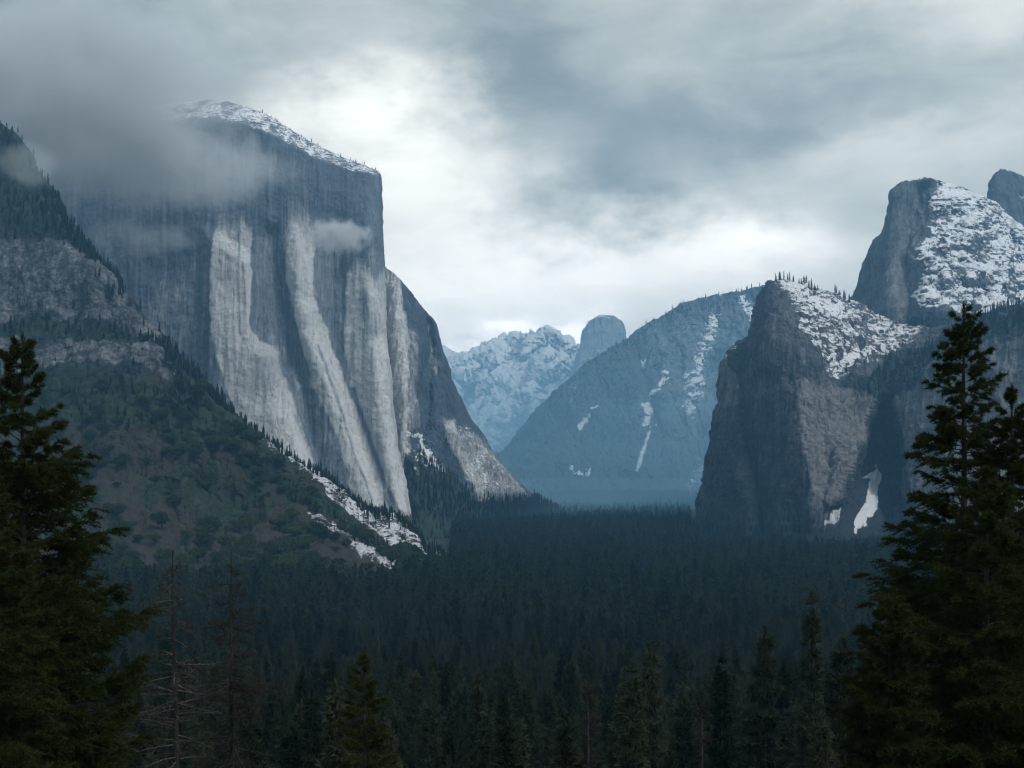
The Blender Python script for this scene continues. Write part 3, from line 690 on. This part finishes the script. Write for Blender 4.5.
# bare dead trees ---------------------------------------------------
def dead(px, top, Y, seed, label, sprd, brn):
    r = np.random.default_rng(seed); x = at(px, Y); z0 = gz(x, Y)-.3; h = H-(top-HY)*Y/F-z0
    zz = np.linspace(0, 1, 30); wx = np.cumsum(r.normal(0, .03, 30)); wy = np.cumsum(r.normal(0, .03, 30)); wx -= wx[-1]; wy -= wy[-1]
    tp = np.stack([wx, wy, zz*h], 1); tr = Acc(); tr.q(*tube(tp, .25*(1-zz)**.9+.02, 10)); br = Acc(); tw = Acc()
    TP, TD = [], []
    for k in range(210):
        t = r.random()**.8*.6+.015; z = h*(1-t); R = np.interp(t, [0, .05, .2, .6], [.25, 1.0, 2.1, 2.6])*r.uniform(.3, 1.15)*sprd
        az = r.uniform(0, 6.283); hd = np.array([np.cos(az), np.sin(az), 0]); o = np.array([np.interp(z/h, zz, wx), np.interp(z/h, zz, wy), z])
        s = np.linspace(0, 1, 10); rise = r.normal(.05, .22)
        pts = o+hd*(R*s)[:, None]+np.array([0, 0, 1])*(R*(rise*s-.25*s**2+.3*s**3*r.random()))[:, None]+np.cumsum(r.normal(0, .03*R/2, (10, 3)), 0)*s[:, None]
        br.q(*tube(pts, .034*(R/2)**.7*(1-s*.85)+.004, 5))
        for j in range(int(7+R*7)):
            q = r.uniform(.15, 1); b0 = np.array([np.interp(q, s, pts[:, c]) for c in range(3)])
            d = unit(hd*.7+r.normal(0, .55, 3)); L = R*r.uniform(.12, .34)*(1.2-q*.6)
            p2 = b0+d*L*np.linspace(0, 1, 5)[:, None]+np.cumsum(r.normal(0, .03, (5, 3)), 0)*np.linspace(0, 1, 5)[:, None]
            br.q(*tube(p2, .011*(1-np.linspace(0, .8, 5)), 3))
            m_ = brn; qq = r.random(m_); TP.append(b0+d*L*qq[:, None]); TD.append(unit(d+r.normal(0, .8, (m_, 3))))
    P = np.concatenate(TP); D = np.concatenate(TD); n = len(P)
    tw.t(*cards(P, D, r.uniform(.006, .014, n), r.uniform(.08, .30, n), True, None, r))
    e = bpy.data.objects.new('dead_tree', None); COL.objects.link(e); e.location = (x, Y, z0)
    obj('trunk', tr.mesh('dead_trunk', BARK_DEAD, True), e)
    b = obj('branches', br.mesh('dead_branches', BARK_PALE2 if seed == 31 else BARK_DEAD, True), e)
    obj('twigs', tw.mesh('dead_twigs', LEAF_BROWN), b)
    tag(e, label, 'dead tree', 'bare dead trees')
dead(173, 550, 58, 31, 'bare dead tree with pale crooked limbs, nearer the large left conifer', 1.0, 5)
dead(231, 552, 60, 33, 'bare dead tree with brownish twigs, the farther right of the two', 1.0, 9)

dead(828, 740, 72, 35, 'twiggy brown tip of a bare tree at the bottom edge beside the low olive conifer', .9, 9)

# forest conifers ----------------------------------------------------
P0 = [(0, .1), (.1, .9), (.3, 1.9), (.6, 2.9), (.9, 3.3), (1, 2.6)]
P1 = [(0, .1), (.1, .6), (.3, 1.3), (.6, 2.0), (.9, 2.4), (1, 2.0)]
P2 = [(0, .2), (.1, 1.2), (.3, 2.4), (.6, 3.5), (.9, 3.8), (1, 3.)]
PROTO = [conifer('fir', 30, P0, 190, 10, 14, .8, .2, 101, LEAF_FOREST, base=.08, wood=False),
         conifer('spruce', 30, P1, 200, 9, 12, .7, .18, 102, LEAF_FOREST, base=.06, wood=False),
         conifer('cedar', 28, P2, 190, 11, 13, .85, .2, 103, LEAF_FOREST, base=.12, wood=False, droop=.4),
         conifer('pine', 32, P0, 130, 10, 14, .8, .2, 104, LEAF_FOREST, base=.25, wood=False, gap=.25)]
BROWN = conifer('brown_conifer', 26, P1, 100, 9, 9, .55, .06, 105, LEAF_BROWN, base=.08, wood=True)
LODM = [conifer('far_fir', 30, P0, 90, 5, 6, 1.7, .8, 106, LEAF_FOREST, base=.08, wood=False), conifer('far_spruce', 30, P1, 90, 5, 5, 1.5, .7, 107, LEAF_FOREST, base=.06, wood=False)]

# named forest trees at the front of the wood
FR = [(812, 594, 170, 1, 'tall narrow conifer rising above the forest, left of the right-hand conifers', 0), (765, 628, 190, 0, 'broad dim conifer immediately left of the tall narrow one', 0), (722, 655, 185, 1, 'slim conifer between the rust brown tree and the broad dim one', 0),
      (702, 700, 130, 0, 'rust brown conifer low at the bottom, right of centre', 1), (632, 664, 150, 1, 'darkest pointed conifer at the bottom just right of centre', 0), (650, 645, 210, 0, 'dim conifer standing behind the darkest pointed one', 0),
      (588, 680, 140, 0, 'brownish thin conifer with visible dark trunk near the bottom centre', 1), (566, 716, 120, 0, 'short dark conifer at the bottom beside the brownish thin one', 0), (521, 722, 150, 1, 'small narrow conifer at the bottom edge near the centre', 0),
      (478, 676, 200, 1, 'dim slender conifer left of the bottom centre', 0), (488, 712, 170, 3, 'low wide conifer right of the lone dark one at the bottom', 0), (312, 690, 190, 0, 'dim conifer between the bare trees and the lone dark conifer', 0),
      (430, 700, 230, 0, 'dim rounded conifer right of the lone dark one', 0), (845, 640, 150, 0, 'conifer partly hidden by the low bushy olive one', 0)]
for px, top, Y, k, lab, br in FR:
    x = at(px, Y); z0 = gz(x, Y)-.4; h = H-(top-HY)*Y/F-z0
    ms = BROWN if br else PROTO[k]; hh = 26 if br else (30, 30, 28, 32)[k]
    w = min(1.25, max(.75, h/hh))
    place_tree('conifer_tree', ms, (x, Y, z0), w, rng.uniform(0, 6), lab, group='conifers at the front of the valley forest', sz=h/hh)

# the wood itself
def wood_points():
    pts = []
    for y0, y1, dens in [(95, 300, 1/120.), (300, 900, 1/42.), (900, 2200, 1/42.), (2200, 3600, 1/60.), (3600, 6600, 1/150.)]:
        wmax = y1*.46+40; n = int((y1-y0)*2*wmax*dens)
        y = rng.uniform(y0, y1, n); x = rng.uniform(-wmax, wmax, n)
        k = np.abs(x) < y*.46+35; x, y = x[k], y[k]
        k = fbm(x/90, y/90, x*0, 3, 301) > -.42; x, y = x[k], y[k]
        q = 512+x/y*F; k = y < np.interp(q, [395, 430, 452, 453], [1700, 1930, 2060, 1e5]); x, y = x[k], y[k]
        pts.append(np.stack([x, y], 1))
    p = np.concatenate(pts)
    z = ground_z(p[:, 0], p[:, 1])
    s = np.clip(rng.normal(.98, .27, len(p)), .4, 1.7)*np.interp(p[:, 1], [90, 200, 600, 5000], [.9, 1., 1.12, 1.15])
    return np.concatenate([p, (z-.5)[:, None], s[:, None]], 1)
WP = wood_points()
_q = 512+WP[:, 0]/WP[:, 1]*F
WP[:, 3] *= np.where((_q > 690) & (WP[:, 1] > 2300), .62, 1)*np.where((_q > 800) & (_q < 890) & (WP[:, 1] > 2500), .7, 1)
# leave clear lines to the named trees
keep = np.ones(len(WP), bool)
for px, top, Y, *_ in FR+[(365, 0, 75)]:
    x = at(px, Y); keep &= ~((np.hypot(WP[:, 0]-x, WP[:, 1]-Y) < 7) | ((np.abs(WP[:, 0]/WP[:, 1]-x/Y) < 9/F) & (WP[:, 1] < Y)))
# do not let random near trees stand taller in the picture than the photograph's
ztop = WP[:, 2]+31*WP[:, 3]; pyt = HY+(H-ztop)*F/WP[:, 1]
lim = np.interp(WP[:, 1], [90, 250, 500, 900], [722, 690, 655, 600]); lim = lim+rng.normal(0, 24, len(WP))
near = WP[:, 1] < 900
tgt = (H-(lim-HY)*WP[:, 1]/F-WP[:, 2])/31
WP[:, 3] = np.where(near, np.minimum(WP[:, 3], np.maximum(tgt, .35)), WP[:, 3])
WP = WP[keep]
infr = np.abs(WP[:, 0]/WP[:, 1]) < 540/F
size = np.where(infr, WP[:, 3]/WP[:, 1], 0); size[(HY+(H-WP[:, 2]-31*WP[:, 3])*F/WP[:, 1]) > 764] = 0
order = np.argsort(-size); IND = order[:95]; REST = np.setdiff1d(np.arange(len(WP)), IND)
for i in IND:
    x, y, z, s = WP[i]; k = int(rng.integers(0, 4)); br = rng.random() < .06
    place_tree('conifer_tree', BROWN if br else PROTO[k], (x, y, z), s*rng.uniform(.85, 1.1), rng.uniform(0, 6), 'rust brown conifer standing among the dark trees of the nearest forest rows' if br else 'dark green conifer standing in the dim nearest rows of the valley forest',
               group='brown conifers in the nearest forest rows' if br else 'green conifers in the nearest forest rows', sz=s)

# individual trees on rims and ridges
def singles(src, n, smin, smax, label, group, name='conifer_tree', protos=None, mind=10):
    Wm, wg = src; w = wg.ravel().astype(float); P = Wm.reshape(-1, 3); got = []
    if w.sum() == 0: print('EMPTY', label); return
    for i in rng.choice(len(w), n*8, p=w/w.sum()):
        p = P[i]
        if all(np.hypot(p[0]-q[0], p[1]-q[1]) > mind for q in got): got.append(p)
        if len(got) >= n: break
    for p in got:
        s = rng.uniform(smin, smax)
        place_tree(name, (protos or PROTO)[int(rng.integers(0, len(protos or PROTO)))], (p[0], p[1], p[2]-1), s, rng.uniform(0, 6), label, group=group)
ridge_d = rpy-np.interp(rpx, [a[0] for a in RSKY], [a[1] for a in RSKY])
rfront = (np.arange(rpx.shape[1])[None, :] < 4+110+110+30+24+80+90+3)
singles((rW, (ridge_d < 8)*rfront*(rpx > -10)*(rpx < 440)), 60, .35, .85, 'small dark conifer on the skyline of the near left ridge', 'conifers along the left ridge skyline')
arow = np.arange(apx.shape[1])[None, :]; a_sky = (arow >= 438)*(arow <= 444)
singles((aW, a_sky*(apx > 774)*(apx < 820)), 22, .35, .8, 'tiny dark conifer on the snowy summit of the right-hand cliff', 'conifers on the right-hand cliff summit', mind=6)
singles((aW, a_sky*(apx > 834)*(apx < 852)), 9, .4, .95, 'tiny dark conifer in the notch behind the right-hand cliff summit', 'conifers in the notch of the right-hand cliff', mind=6)
singles(RIM_A, 60, .12, .38, 'tiny dark conifer on the snowy rim of the great pale wall', 'conifers along the rim of the great pale wall', mind=7)

singles((aW, (arow >= 436)*(arow <= 444)*(apx > 868)*(apx < 930)), 14, .3, .75, 'tiny dark conifer at the lower right end of the snowy cliff top', 'conifers at the end of the snowy cliff top', mind=8)
# oaks on the talus
def oak(seed):
    r = np.random.default_rng(seed); cr = Acc(); P, D = [], []
    for k in range(16):
        a = r.uniform(0, 6.28); rad = r.uniform(0, 4.6); c = np.array([np.cos(a)*rad, np.sin(a)*rad, 6+r.uniform(-2.2, 3.2)*(1-rad/7)]); R = r.uniform(1.5, 2.8)
        v = unit(r.normal(size=(170, 3))); v[:, 2] = np.abs(v[:, 2])*1.1-.25
        P.append(c+v*R*r.uniform(.7, 1.08, (170, 1))); D.append(unit(v+r.normal(0, .6, v.shape)))
    P = np.concatenate(P); D = np.concatenate(D); n = len(P)
    cr.q(*cards(P, D, r.uniform(.35, .7, n), r.uniform(.4, .9, n), False, None, r))
    tr = Acc(); tr.q(*tube(np.array([[0, 0, -1], [.2, 0, 2], [0, .3, 5], [0, 0, 7]]), [.5, .42, .3, .1], 8))
    for k in range(6):
        a = r.uniform(0, 6.28); tr.q(*tube(np.array([[0, 0, 3], [np.cos(a)*1.8, np.sin(a)*1.8, 5], [np.cos(a)*3.6, np.sin(a)*3.6, 7]]), [.2, .14, .04], 5))
    return tr.mesh('oak_trunk', BARK, True), cr.mesh('oak_crown', LEAF_OAK)
OAKS = [oak(1), oak(2), oak(3)]
oakw = poly(rpx, rpy, [(-20, 380), (60, 370), (190, 385), (230, 420), (300, 490), (420, 566), (440, 585), (400, 600), (-20, 600)], 8)*(.12+sstep(-.1, .25, fbm(rpx/30, rpy/30, rpx*0, 3, 133)))*rfront*(1+3*(rpy > 430))*(.3+(rpx > 85))
singles((rW, oakw), 300, 1.1, 2.7, 'rounded grey green oak among others on the brushy slope of the left ridge', 'oaks on the brushy left slope', 'oak_tree', OAKS, mind=9)
con = poly(rpx, rpy, [(200, 372), (262, 430), (300, 456), (380, 507), (446, 556), (440, 566), (380, 522), (300, 470), (256, 436), (200, 400)], 3)*rfront
scatter(rW, con, 900, .25, .55, SLOPE_PTS)
con = poly(rpx, rpy, [(255, 458), (285, 484), (320, 508), (352, 530), (396, 556), (370, 552), (330, 522), (290, 500), (258, 475)], 2)*rfront
scatter(rW, con, 200, .22, .42, SLOPE_PTS)
con = poly(rpx, rpy, [(-40, 80), (0, 126), (50, 184), (103, 268), (60, 240), (-40, 232)], 3)*rfront
scatter(rW, con, 420, .3, .75, SLOPE_PTS)
con = poly(rpx, rpy, [(-40, 322), (100, 322), (160, 340), (200, 372), (230, 420), (180, 400), (165, 350), (130, 341), (-40, 338)], 3)*rfront
scatter(rW, con, 420, .3, .7, SLOPE_PTS)
con = poly(rpx, rpy, [(-40, 370), (60, 362), (150, 372), (200, 400), (190, 440), (-40, 440)], 10)*rfront
scatter(rW, con, 200, .3, .6, SLOPE_PTS)
scatter(rW, (ridge_d < 16)*rfront*(rpx > -30)*(rpx < 120), 170, .3, .72, SLOPE_PTS)
scatter(*MID_RIDGE, 500, .5, .9, SLOPE_PTS)

# one object for the uncountable forest: instances picked from meshes of its own source tree
ALLP = np.concatenate([WP[REST]]+SLOPE_PTS)
print('FOREST', len(ALLP), 'individuals', len(IND))
fm = bpy.data.meshes.new('forest'); fm.vertices.add(len(ALLP)); fm.vertices.foreach_set('co', ALLP[:, :3].astype(np.float32).ravel())
for nm, arr in (('scl', ALLP[:, 3]), ('rot', rng.uniform(0, 6.28, len(ALLP))), ('wid', ALLP[:, 3]*rng.uniform(.75, 1.15, len(ALLP)))):
    a = fm.attributes.new(nm, 'FLOAT', 'POINT'); a.data.foreach_set('value', arr.astype(np.float32))
dist = np.hypot(ALLP[:, 0], ALLP[:, 1])
pick = np.where(dist < 1100, rng.integers(0, 4, len(ALLP)), 4+rng.integers(0, 2, len(ALLP)))
a = fm.attributes.new('pick', 'INT', 'POINT'); a.data.foreach_set('value', pick.astype(np.int32))
fo = obj('forest', fm); tag(fo, 'vast dense conifer forest filling the valley floor and lower slopes', 'forest', kind='stuff')
ng = bpy.data.node_groups.new('forest_scatter', 'GeometryNodeTree')
ng.interface.new_socket('Geometry', in_out='INPUT', socket_type='NodeSocketGeometry'); ng.interface.new_socket('Geometry', in_out='OUTPUT', socket_type='NodeSocketGeometry')
gi = ng.nodes.new('NodeGroupInput'); go = ng.nodes.new('NodeGroupOutput')
# source trees are real trees standing in the wood
srcs = []
for k, ms in enumerate(PROTO+LODM):
    if k < 4:
        o = next(o for o in COL.objects if o.name.startswith('crown') and o.data == ms[1])
    else:
        j = REST[np.argmin(np.abs(WP[REST][:, 1]-1500-40*k)+np.abs(WP[REST][:, 0]-100*k+300))]
        e = place_tree('conifer_tree', ms, tuple(WP[j][:3]), WP[j][3], 0, 'dark green conifer deep in the middle of the valley forest', group='conifers deep in the forest'); o = next(c for c in e.children if c.data == ms[1])
    srcs.append(o)
join = ng.nodes.new('GeometryNodeJoinGeometry')
for o in reversed(srcs):
    n_ = ng.nodes.new('GeometryNodeObjectInfo'); n_.inputs['Object'].default_value = o; n_.inputs['As Instance'].default_value = True; n_.transform_space = 'ORIGINAL'
    ng.links.new(n_.outputs['Geometry'], join.inputs[0])
def named(nm, typ):
    n_ = ng.nodes.new('GeometryNodeInputNamedAttribute'); n_.data_type = typ; n_.inputs['Name'].default_value = nm; return n_.outputs['Attribute']
iop = ng.nodes.new('GeometryNodeInstanceOnPoints'); iop.inputs['Pick Instance'].default_value = True
ng.links.new(gi.outputs[0], iop.inputs['Points']); ng.links.new(join.outputs[0], iop.inputs['Instance']); ng.links.new(named('pick', 'INT'), iop.inputs['Instance Index'])
cx = ng.nodes.new('ShaderNodeCombineXYZ'); ng.links.new(named('rot', 'FLOAT'), cx.inputs[2])
e2r = ng.nodes.new('FunctionNodeEulerToRotation'); ng.links.new(cx.outputs[0], e2r.inputs[0]); ng.links.new(e2r.outputs[0], iop.inputs['Rotation'])
cs = ng.nodes.new('ShaderNodeCombineXYZ'); w_ = named('wid', 'FLOAT'); ng.links.new(w_, cs.inputs[0]); ng.links.new(w_, cs.inputs[1]); ng.links.new(named('scl', 'FLOAT'), cs.inputs[2]); ng.links.new(cs.outputs[0], iop.inputs['Scale'])
ng.links.new(iop.outputs[0], go.inputs[0])
md = fo.modifiers.new('scatter', 'NODES'); md.node_group = ng

# ------------------------------------------------------------------ air
def vol_obj(name, me, label, cat):
    o = obj(name, me); tag(o, label, cat, kind='stuff'); return o
def box_mesh(name, x0, x1, y0, y1, z0, z1, mat):
    V = np.array([(x, y, z) for x in (x0, x1) for y in (y0, y1) for z in (z0, z1)], float)
    Q = np.array([(0, 1, 3, 2), (4, 6, 7, 5), (0, 4, 5, 1), (2, 3, 7, 6), (0, 2, 6, 4), (1, 5, 7, 3)])
    return mesh_np(name, V, Q, None, mat, False)
HAZE = .8e-4
m, nt, out = new_mat('haze'); N = NT(nt)
pv = N.n('ShaderNodeVolumePrincipled'); pv.inputs['Color'].default_value = (.28, .645, 1., 1); pv.inputs['Density'].default_value = HAZE; pv.inputs['Anisotropy'].default_value = .6
nt.links.new(pv.outputs[0], out.inputs['Volume'])
hz = vol_obj('haze', box_mesh('haze', -46000, 46000, -900, 41000, -40, 1450, m), 'pale blue air filling the whole valley', 'haze')

def ellipsoid(name, mat, n=24):
    u = np.linspace(0, 2*np.pi, n, endpoint=False); v = np.linspace(.02, np.pi-.02, n//2)
    U, Vv = np.meshgrid(u, v, indexing='ij'); P = np.stack([np.cos(U)*np.sin(Vv), np.sin(U)*np.sin(Vv), np.cos(Vv)], -1)
    i = np.arange(U.size).reshape(U.shape); j = np.roll(i, -1, 0)
    Q = np.stack([i[:, :-1], i[:, 1:], j[:, 1:], j[:, :-1]], -1).reshape(-1, 4)
    me = mesh_np(name, P.reshape(-1, 3), Q, None, mat)
    import bmesh
    bm = bmesh.new(); bm.from_mesh(me); bmesh.ops.holes_fill(bm, edges=[e for e in bm.edges if e.is_boundary], sides=0); bm.to_mesh(me); bm.free()
    return me
def mist(px, Y, cz, rx, ry, rz, dens, label, c=(.46, .80, 1., 1)):
    m, nt, out = new_mat('valley_mist'); N = NT(nt)
    pv = N.n('ShaderNodeVolumePrincipled'); pv.inputs['Color'].default_value = c; pv.inputs['Density'].default_value = dens; pv.inputs['Anisotropy'].default_value = 0
    nt.links.new(pv.outputs[0], out.inputs['Volume'])
    o = vol_obj('valley_mist', ellipsoid('valley_mist', m, 48), label, 'mist'); o.location = (at(px, Y), Y, cz); o.scale = (rx, ry, rz)
def cloud(name, px, py, Y, rx, ry, rz, dens, label, cut=.42, scale=2.2, seed=0., sx=1., g=.1):
    m, nt, out = new_mat(name); N = NT(nt)
    tc = N.n('ShaderNodeTexCoord'); ob = tc.outputs['Object']
    ln = N.n('ShaderNodeVectorMath', operation='LENGTH'); nt.links.new(ob, ln.inputs[0])
    fall = N.ss(ln.outputs['Value'], .35, 1., 1., 0.)
    ad = N.n('ShaderNodeVectorMath', operation='ADD'); nt.links.new(N.mapv(ob, (sx*rx/rz, 1, 1)), ad.inputs[0]); ad.inputs[1].default_value = (seed, seed*.7, seed*1.3)
    nz = N.noise(ad.outputs[0], scale, 4, .58, .25)
    d = N.ss(N.m('ADD', nz, N.m('MULTIPLY', N.m('SUBTRACT', fall, .6), .35)), cut, cut+.28)
    d = N.m('MULTIPLY', N.m('MULTIPLY', d, fall), dens)
    pv = N.n('ShaderNodeVolumePrincipled'); pv.inputs['Color'].default_value = (.95, .98, 1., 1); N.put(pv.inputs['Density'], d); pv.inputs['Anisotropy'].default_value = g
    nt.links.new(pv.outputs[0], out.inputs['Volume'])
    o = vol_obj(name, ellipsoid(name, m), label, 'cloud')
    o.location = ((px-512)*Y/F, Y, H-(py-HY)*Y/F); o.scale = (rx, ry, rz)
    m.cycles.volume_step_rate = 1.0
    return o
cloud('low_cloud', 60, 97, 3080, 560, 260, 340, .014, 'large grey cloud wrapping the left end of the great pale wall', .36, 1.9, 3.1)
cloud('low_cloud', 205, 170, 3090, 270, 140, 130, .010, 'thin cloud veil drifting across the upper middle of the great wall', .38, 2.2, 7.7)
cloud('low_cloud', 338, 236, 3200, 115, 60, 62, .05, 'small pale cloud puff hanging before the right end of the great wall', .43, 2.1, 1.9)
cloud('low_cloud', 140, 238, 3150, 210, 90, 70, .007, 'faint wisp of cloud low across the left part of the great wall', .42, 1.5, 9.2)
cloud('low_cloud', 30, 165, 2420, 95, 45, 60, .008, 'wisp of mist brushing the top of the near left ridge', .38, 1.4, 4.4)
for k, (rz_, dn) in enumerate([(1100, .55e-4), (930, .8e-4), (740, 1.1e-4), (560, 1.4e-4), (380, 1.6e-4), (230, 1.8e-4)]):
    mist(640, 7000-40*k, -40-k, 2700-150*k, 2300-130*k, rz_, dn, ['outermost', 'second', 'third', 'fourth', 'fifth', 'innermost'][k]+' veil of blue mist filling the far end of the valley')
for k, (rz_, dn) in enumerate([(1400, .3e-4), (1180, .5e-4), (930, .9e-4), (700, 1.2e-4)]):
    mist(500, 9900-20*k, -60-k, 2400-200*k, 1000-90*k, rz_, dn, ['topmost', 'high', 'middle', 'low'][k]+' veil of whitish mist before the far snow peaks', (.86, .95, 1., 1))
for k, (rz_, dn) in enumerate([(150, 1.8e-4), (100, 2.6e-4), (60, 3.4e-4)]):
    mist(600, 5500, -5-k, 1700-150*k, 1750-120*k, rz_, dn, ['upper', 'middle', 'lowest'][k]+' layer of pale mist on the forest floor below the blue mountain')

# ------------------------------------------------------------------ sky
wd = bpy.data.worlds.new('World'); C.world = wd; wd.use_nodes = True; nt = wd.node_tree
for n in list(nt.nodes): nt.nodes.remove(n)
N = NT(nt); out = N.n('ShaderNodeOutputWorld')
SUN_TO = np.array([.50, -.52, .70]); SUN_TO /= np.linalg.norm(SUN_TO)
sky = N.n('ShaderNodeTexSky'); sky.sky_type = 'NISHITA'; sky.sun_disc = False
sky.sun_elevation = math.asin(SUN_TO[2]); sky.sun_rotation = math.atan2(SUN_TO[0], SUN_TO[1])
tc = N.n('ShaderNodeTexCoord'); sp = N.n('ShaderNodeSeparateXYZ'); nt.links.new(tc.outputs['Generated'], sp.inputs[0])
X, Y, Z = sp.outputs
az = N.m('ARCTAN2', X, Y); el = N.m('ARCSINE', Z)
v3 = N.n('ShaderNodeCombineXYZ'); N.put(v3.inputs[0], az); N.put(v3.inputs[1], N.m('MULTIPLY', el, 1.7))
w1 = N.noise(v3.outputs[0], 6, 7, .6); w2 = N.noise(N.mapv(v3.outputs[0], (1.1, 1.1, 1)), 5, 4, .55)
adz = N.n('ShaderNodeVectorMath', operation='ADD'); nt.links.new(v3.outputs[0], adz.inputs[0]); adz.inputs[1].default_value = (3.3, 1.7, 0)
w2 = N.noise(adz.outputs[0], 6, 7, .6)
azw = N.m('ADD', az, N.m('MULTIPLY', N.m('SUBTRACT', w1, .5), .26)); elw = N.m('ADD', el, N.m('MULTIPLY', N.m('SUBTRACT', w2, .5), .17))
def ae(px, py):
    a = math.atan2(px-512, F); return a, math.atan2((HY-py)*math.cos(a), F)
def g2(px, py, rx, ry, amp, warp=True):
    a, e = ae(px, py)
    dx = N.m('DIVIDE', N.m('SUBTRACT', azw if warp else az, a), rx/F); dy = N.m('DIVIDE', N.m('SUBTRACT', elw if warp else el, e), ry/F)
    s = N.m('ADD', N.m('MULTIPLY', dx, dx), N.m('MULTIPLY', dy, dy))
    return N.m('MULTIPLY', N.m('EXPONENT', N.m('MULTIPLY', s, -1.)), amp)
tot = .46
val = N.m('ADD', g2(480, 270, 200, 100, .38), .40)
for b in [(380, 150, 90, 70, .34), (300, 90, 110, 45, .30), (700, 255, 150, 40, .34), (900, 150, 110, 40, .12), (960, 250, 200, 120, .05), (1010, -10, 120, 50, .13),
          (600, 205, 75, 50, -.28), (560, 110, 200, 60, -.14), (850, 100, 150, 40, -.11), (290, 78, 60, 38, -.28), (480, 40, 120, 50, -.12), (-10, 60, 180, 150, -.38), (100, 130, 120, 90, -.2), (500, 420, 330, 95, 1.0), (640, 480, 1500, 90, .3)]:
    val = N.m('ADD', val, g2(*b))
fine_ = N.noise(N.mapv(v3.outputs[0], (1, 1.5, 1)), 8, 8, .62, .5)
val = N.m('ADD', val, N.m('MULTIPLY', N.m('SUBTRACT', fine_, .5), .34))
val = N.m('MAXIMUM', val, .14)
ramp = N.n('ShaderNodeValToRGB'); N.put(ramp.inputs[0], N.m('MULTIPLY', val, .7))
cr = ramp.color_ramp; cr.elements[0].position = 0; cr.elements[0].color = (.02, .028, .036, 1); cr.elements[1].position = 1; cr.elements[1].color = (2.4, 2.3, 2.1, 1)
for p, c in [(.16, (.16, .185, .192)), (.30, (.335, .352, .335)), (.5, (.60, .595, .555)), (.75, (.99, .945, .875))]:
    e = cr.elements.new(p); e.color = c+(1,)
bg1 = N.n('ShaderNodeBackground'); nt.links.new(sky.outputs[0], bg1.inputs[0]); bg1.inputs[1].default_value = .08
bg2 = N.n('ShaderNodeBackground'); nt.links.new(ramp.outputs[0], bg2.inputs[0]); bg2.inputs[1].default_value = 1.6
mx = N.n('ShaderNodeMixShader'); N.put(mx.inputs[0], N.ss(N.m('ADD', el, N.m('MULTIPLY', N.ss(Y, -.2, .3, 1., 0.), .5)), .45, .95, .985, .72))
nt.links.new(bg1.outputs[0], mx.inputs[1]); nt.links.new(bg2.outputs[0], mx.inputs[2]); nt.links.new(mx.outputs[0], out.inputs[0])
wd.cycles.sampling_method = 'MANUAL'; wd.cycles.sample_map_resolution = 1024

sl = bpy.data.lights.new('sun', 'SUN'); sl.energy = 1.5; sl.angle = math.radians(14); sl.color = (1, .96, .90)
so = bpy.data.objects.new('sun', sl); COL.objects.link(so)
from mathutils import Vector
so.rotation_euler = Vector(SUN_TO).to_track_quat('Z', 'Y').to_euler()

# ------------------------------------------------------------------ camera
cd = bpy.data.cameras.new('camera'); cam = bpy.data.objects.new('camera', cd); COL.objects.link(cam)
cd.lens = 36*F/1024; cd.sensor_width = 36; cd.clip_start = .5; cd.clip_end = 90000
cam.location = (0, 0, H); cam.rotation_euler = (math.radians(90), 0, 0); cd.shift_y = (HY-384)/1024
C.camera = cam
C.view_settings.view_transform = 'Standard'; C.view_settings.look = 'None'; C.view_settings.gamma = 1; C.view_settings.exposure = .38
C.view_settings.use_curve_mapping = False
cy = C.cycles
cy.use_denoising = True; cy.denoising_prefilter = 'ACCURATE'; cy.filter_width = 1.15
cy.max_bounces = 4; cy.diffuse_bounces = 2; cy.glossy_bounces = 1; cy.transmission_bounces = 2; cy.transparent_max_bounces = 8; cy.volume_bounces = 2
cy.volume_max_steps = 96; cy.use_adaptive_sampling = True; cy.adaptive_threshold = .02
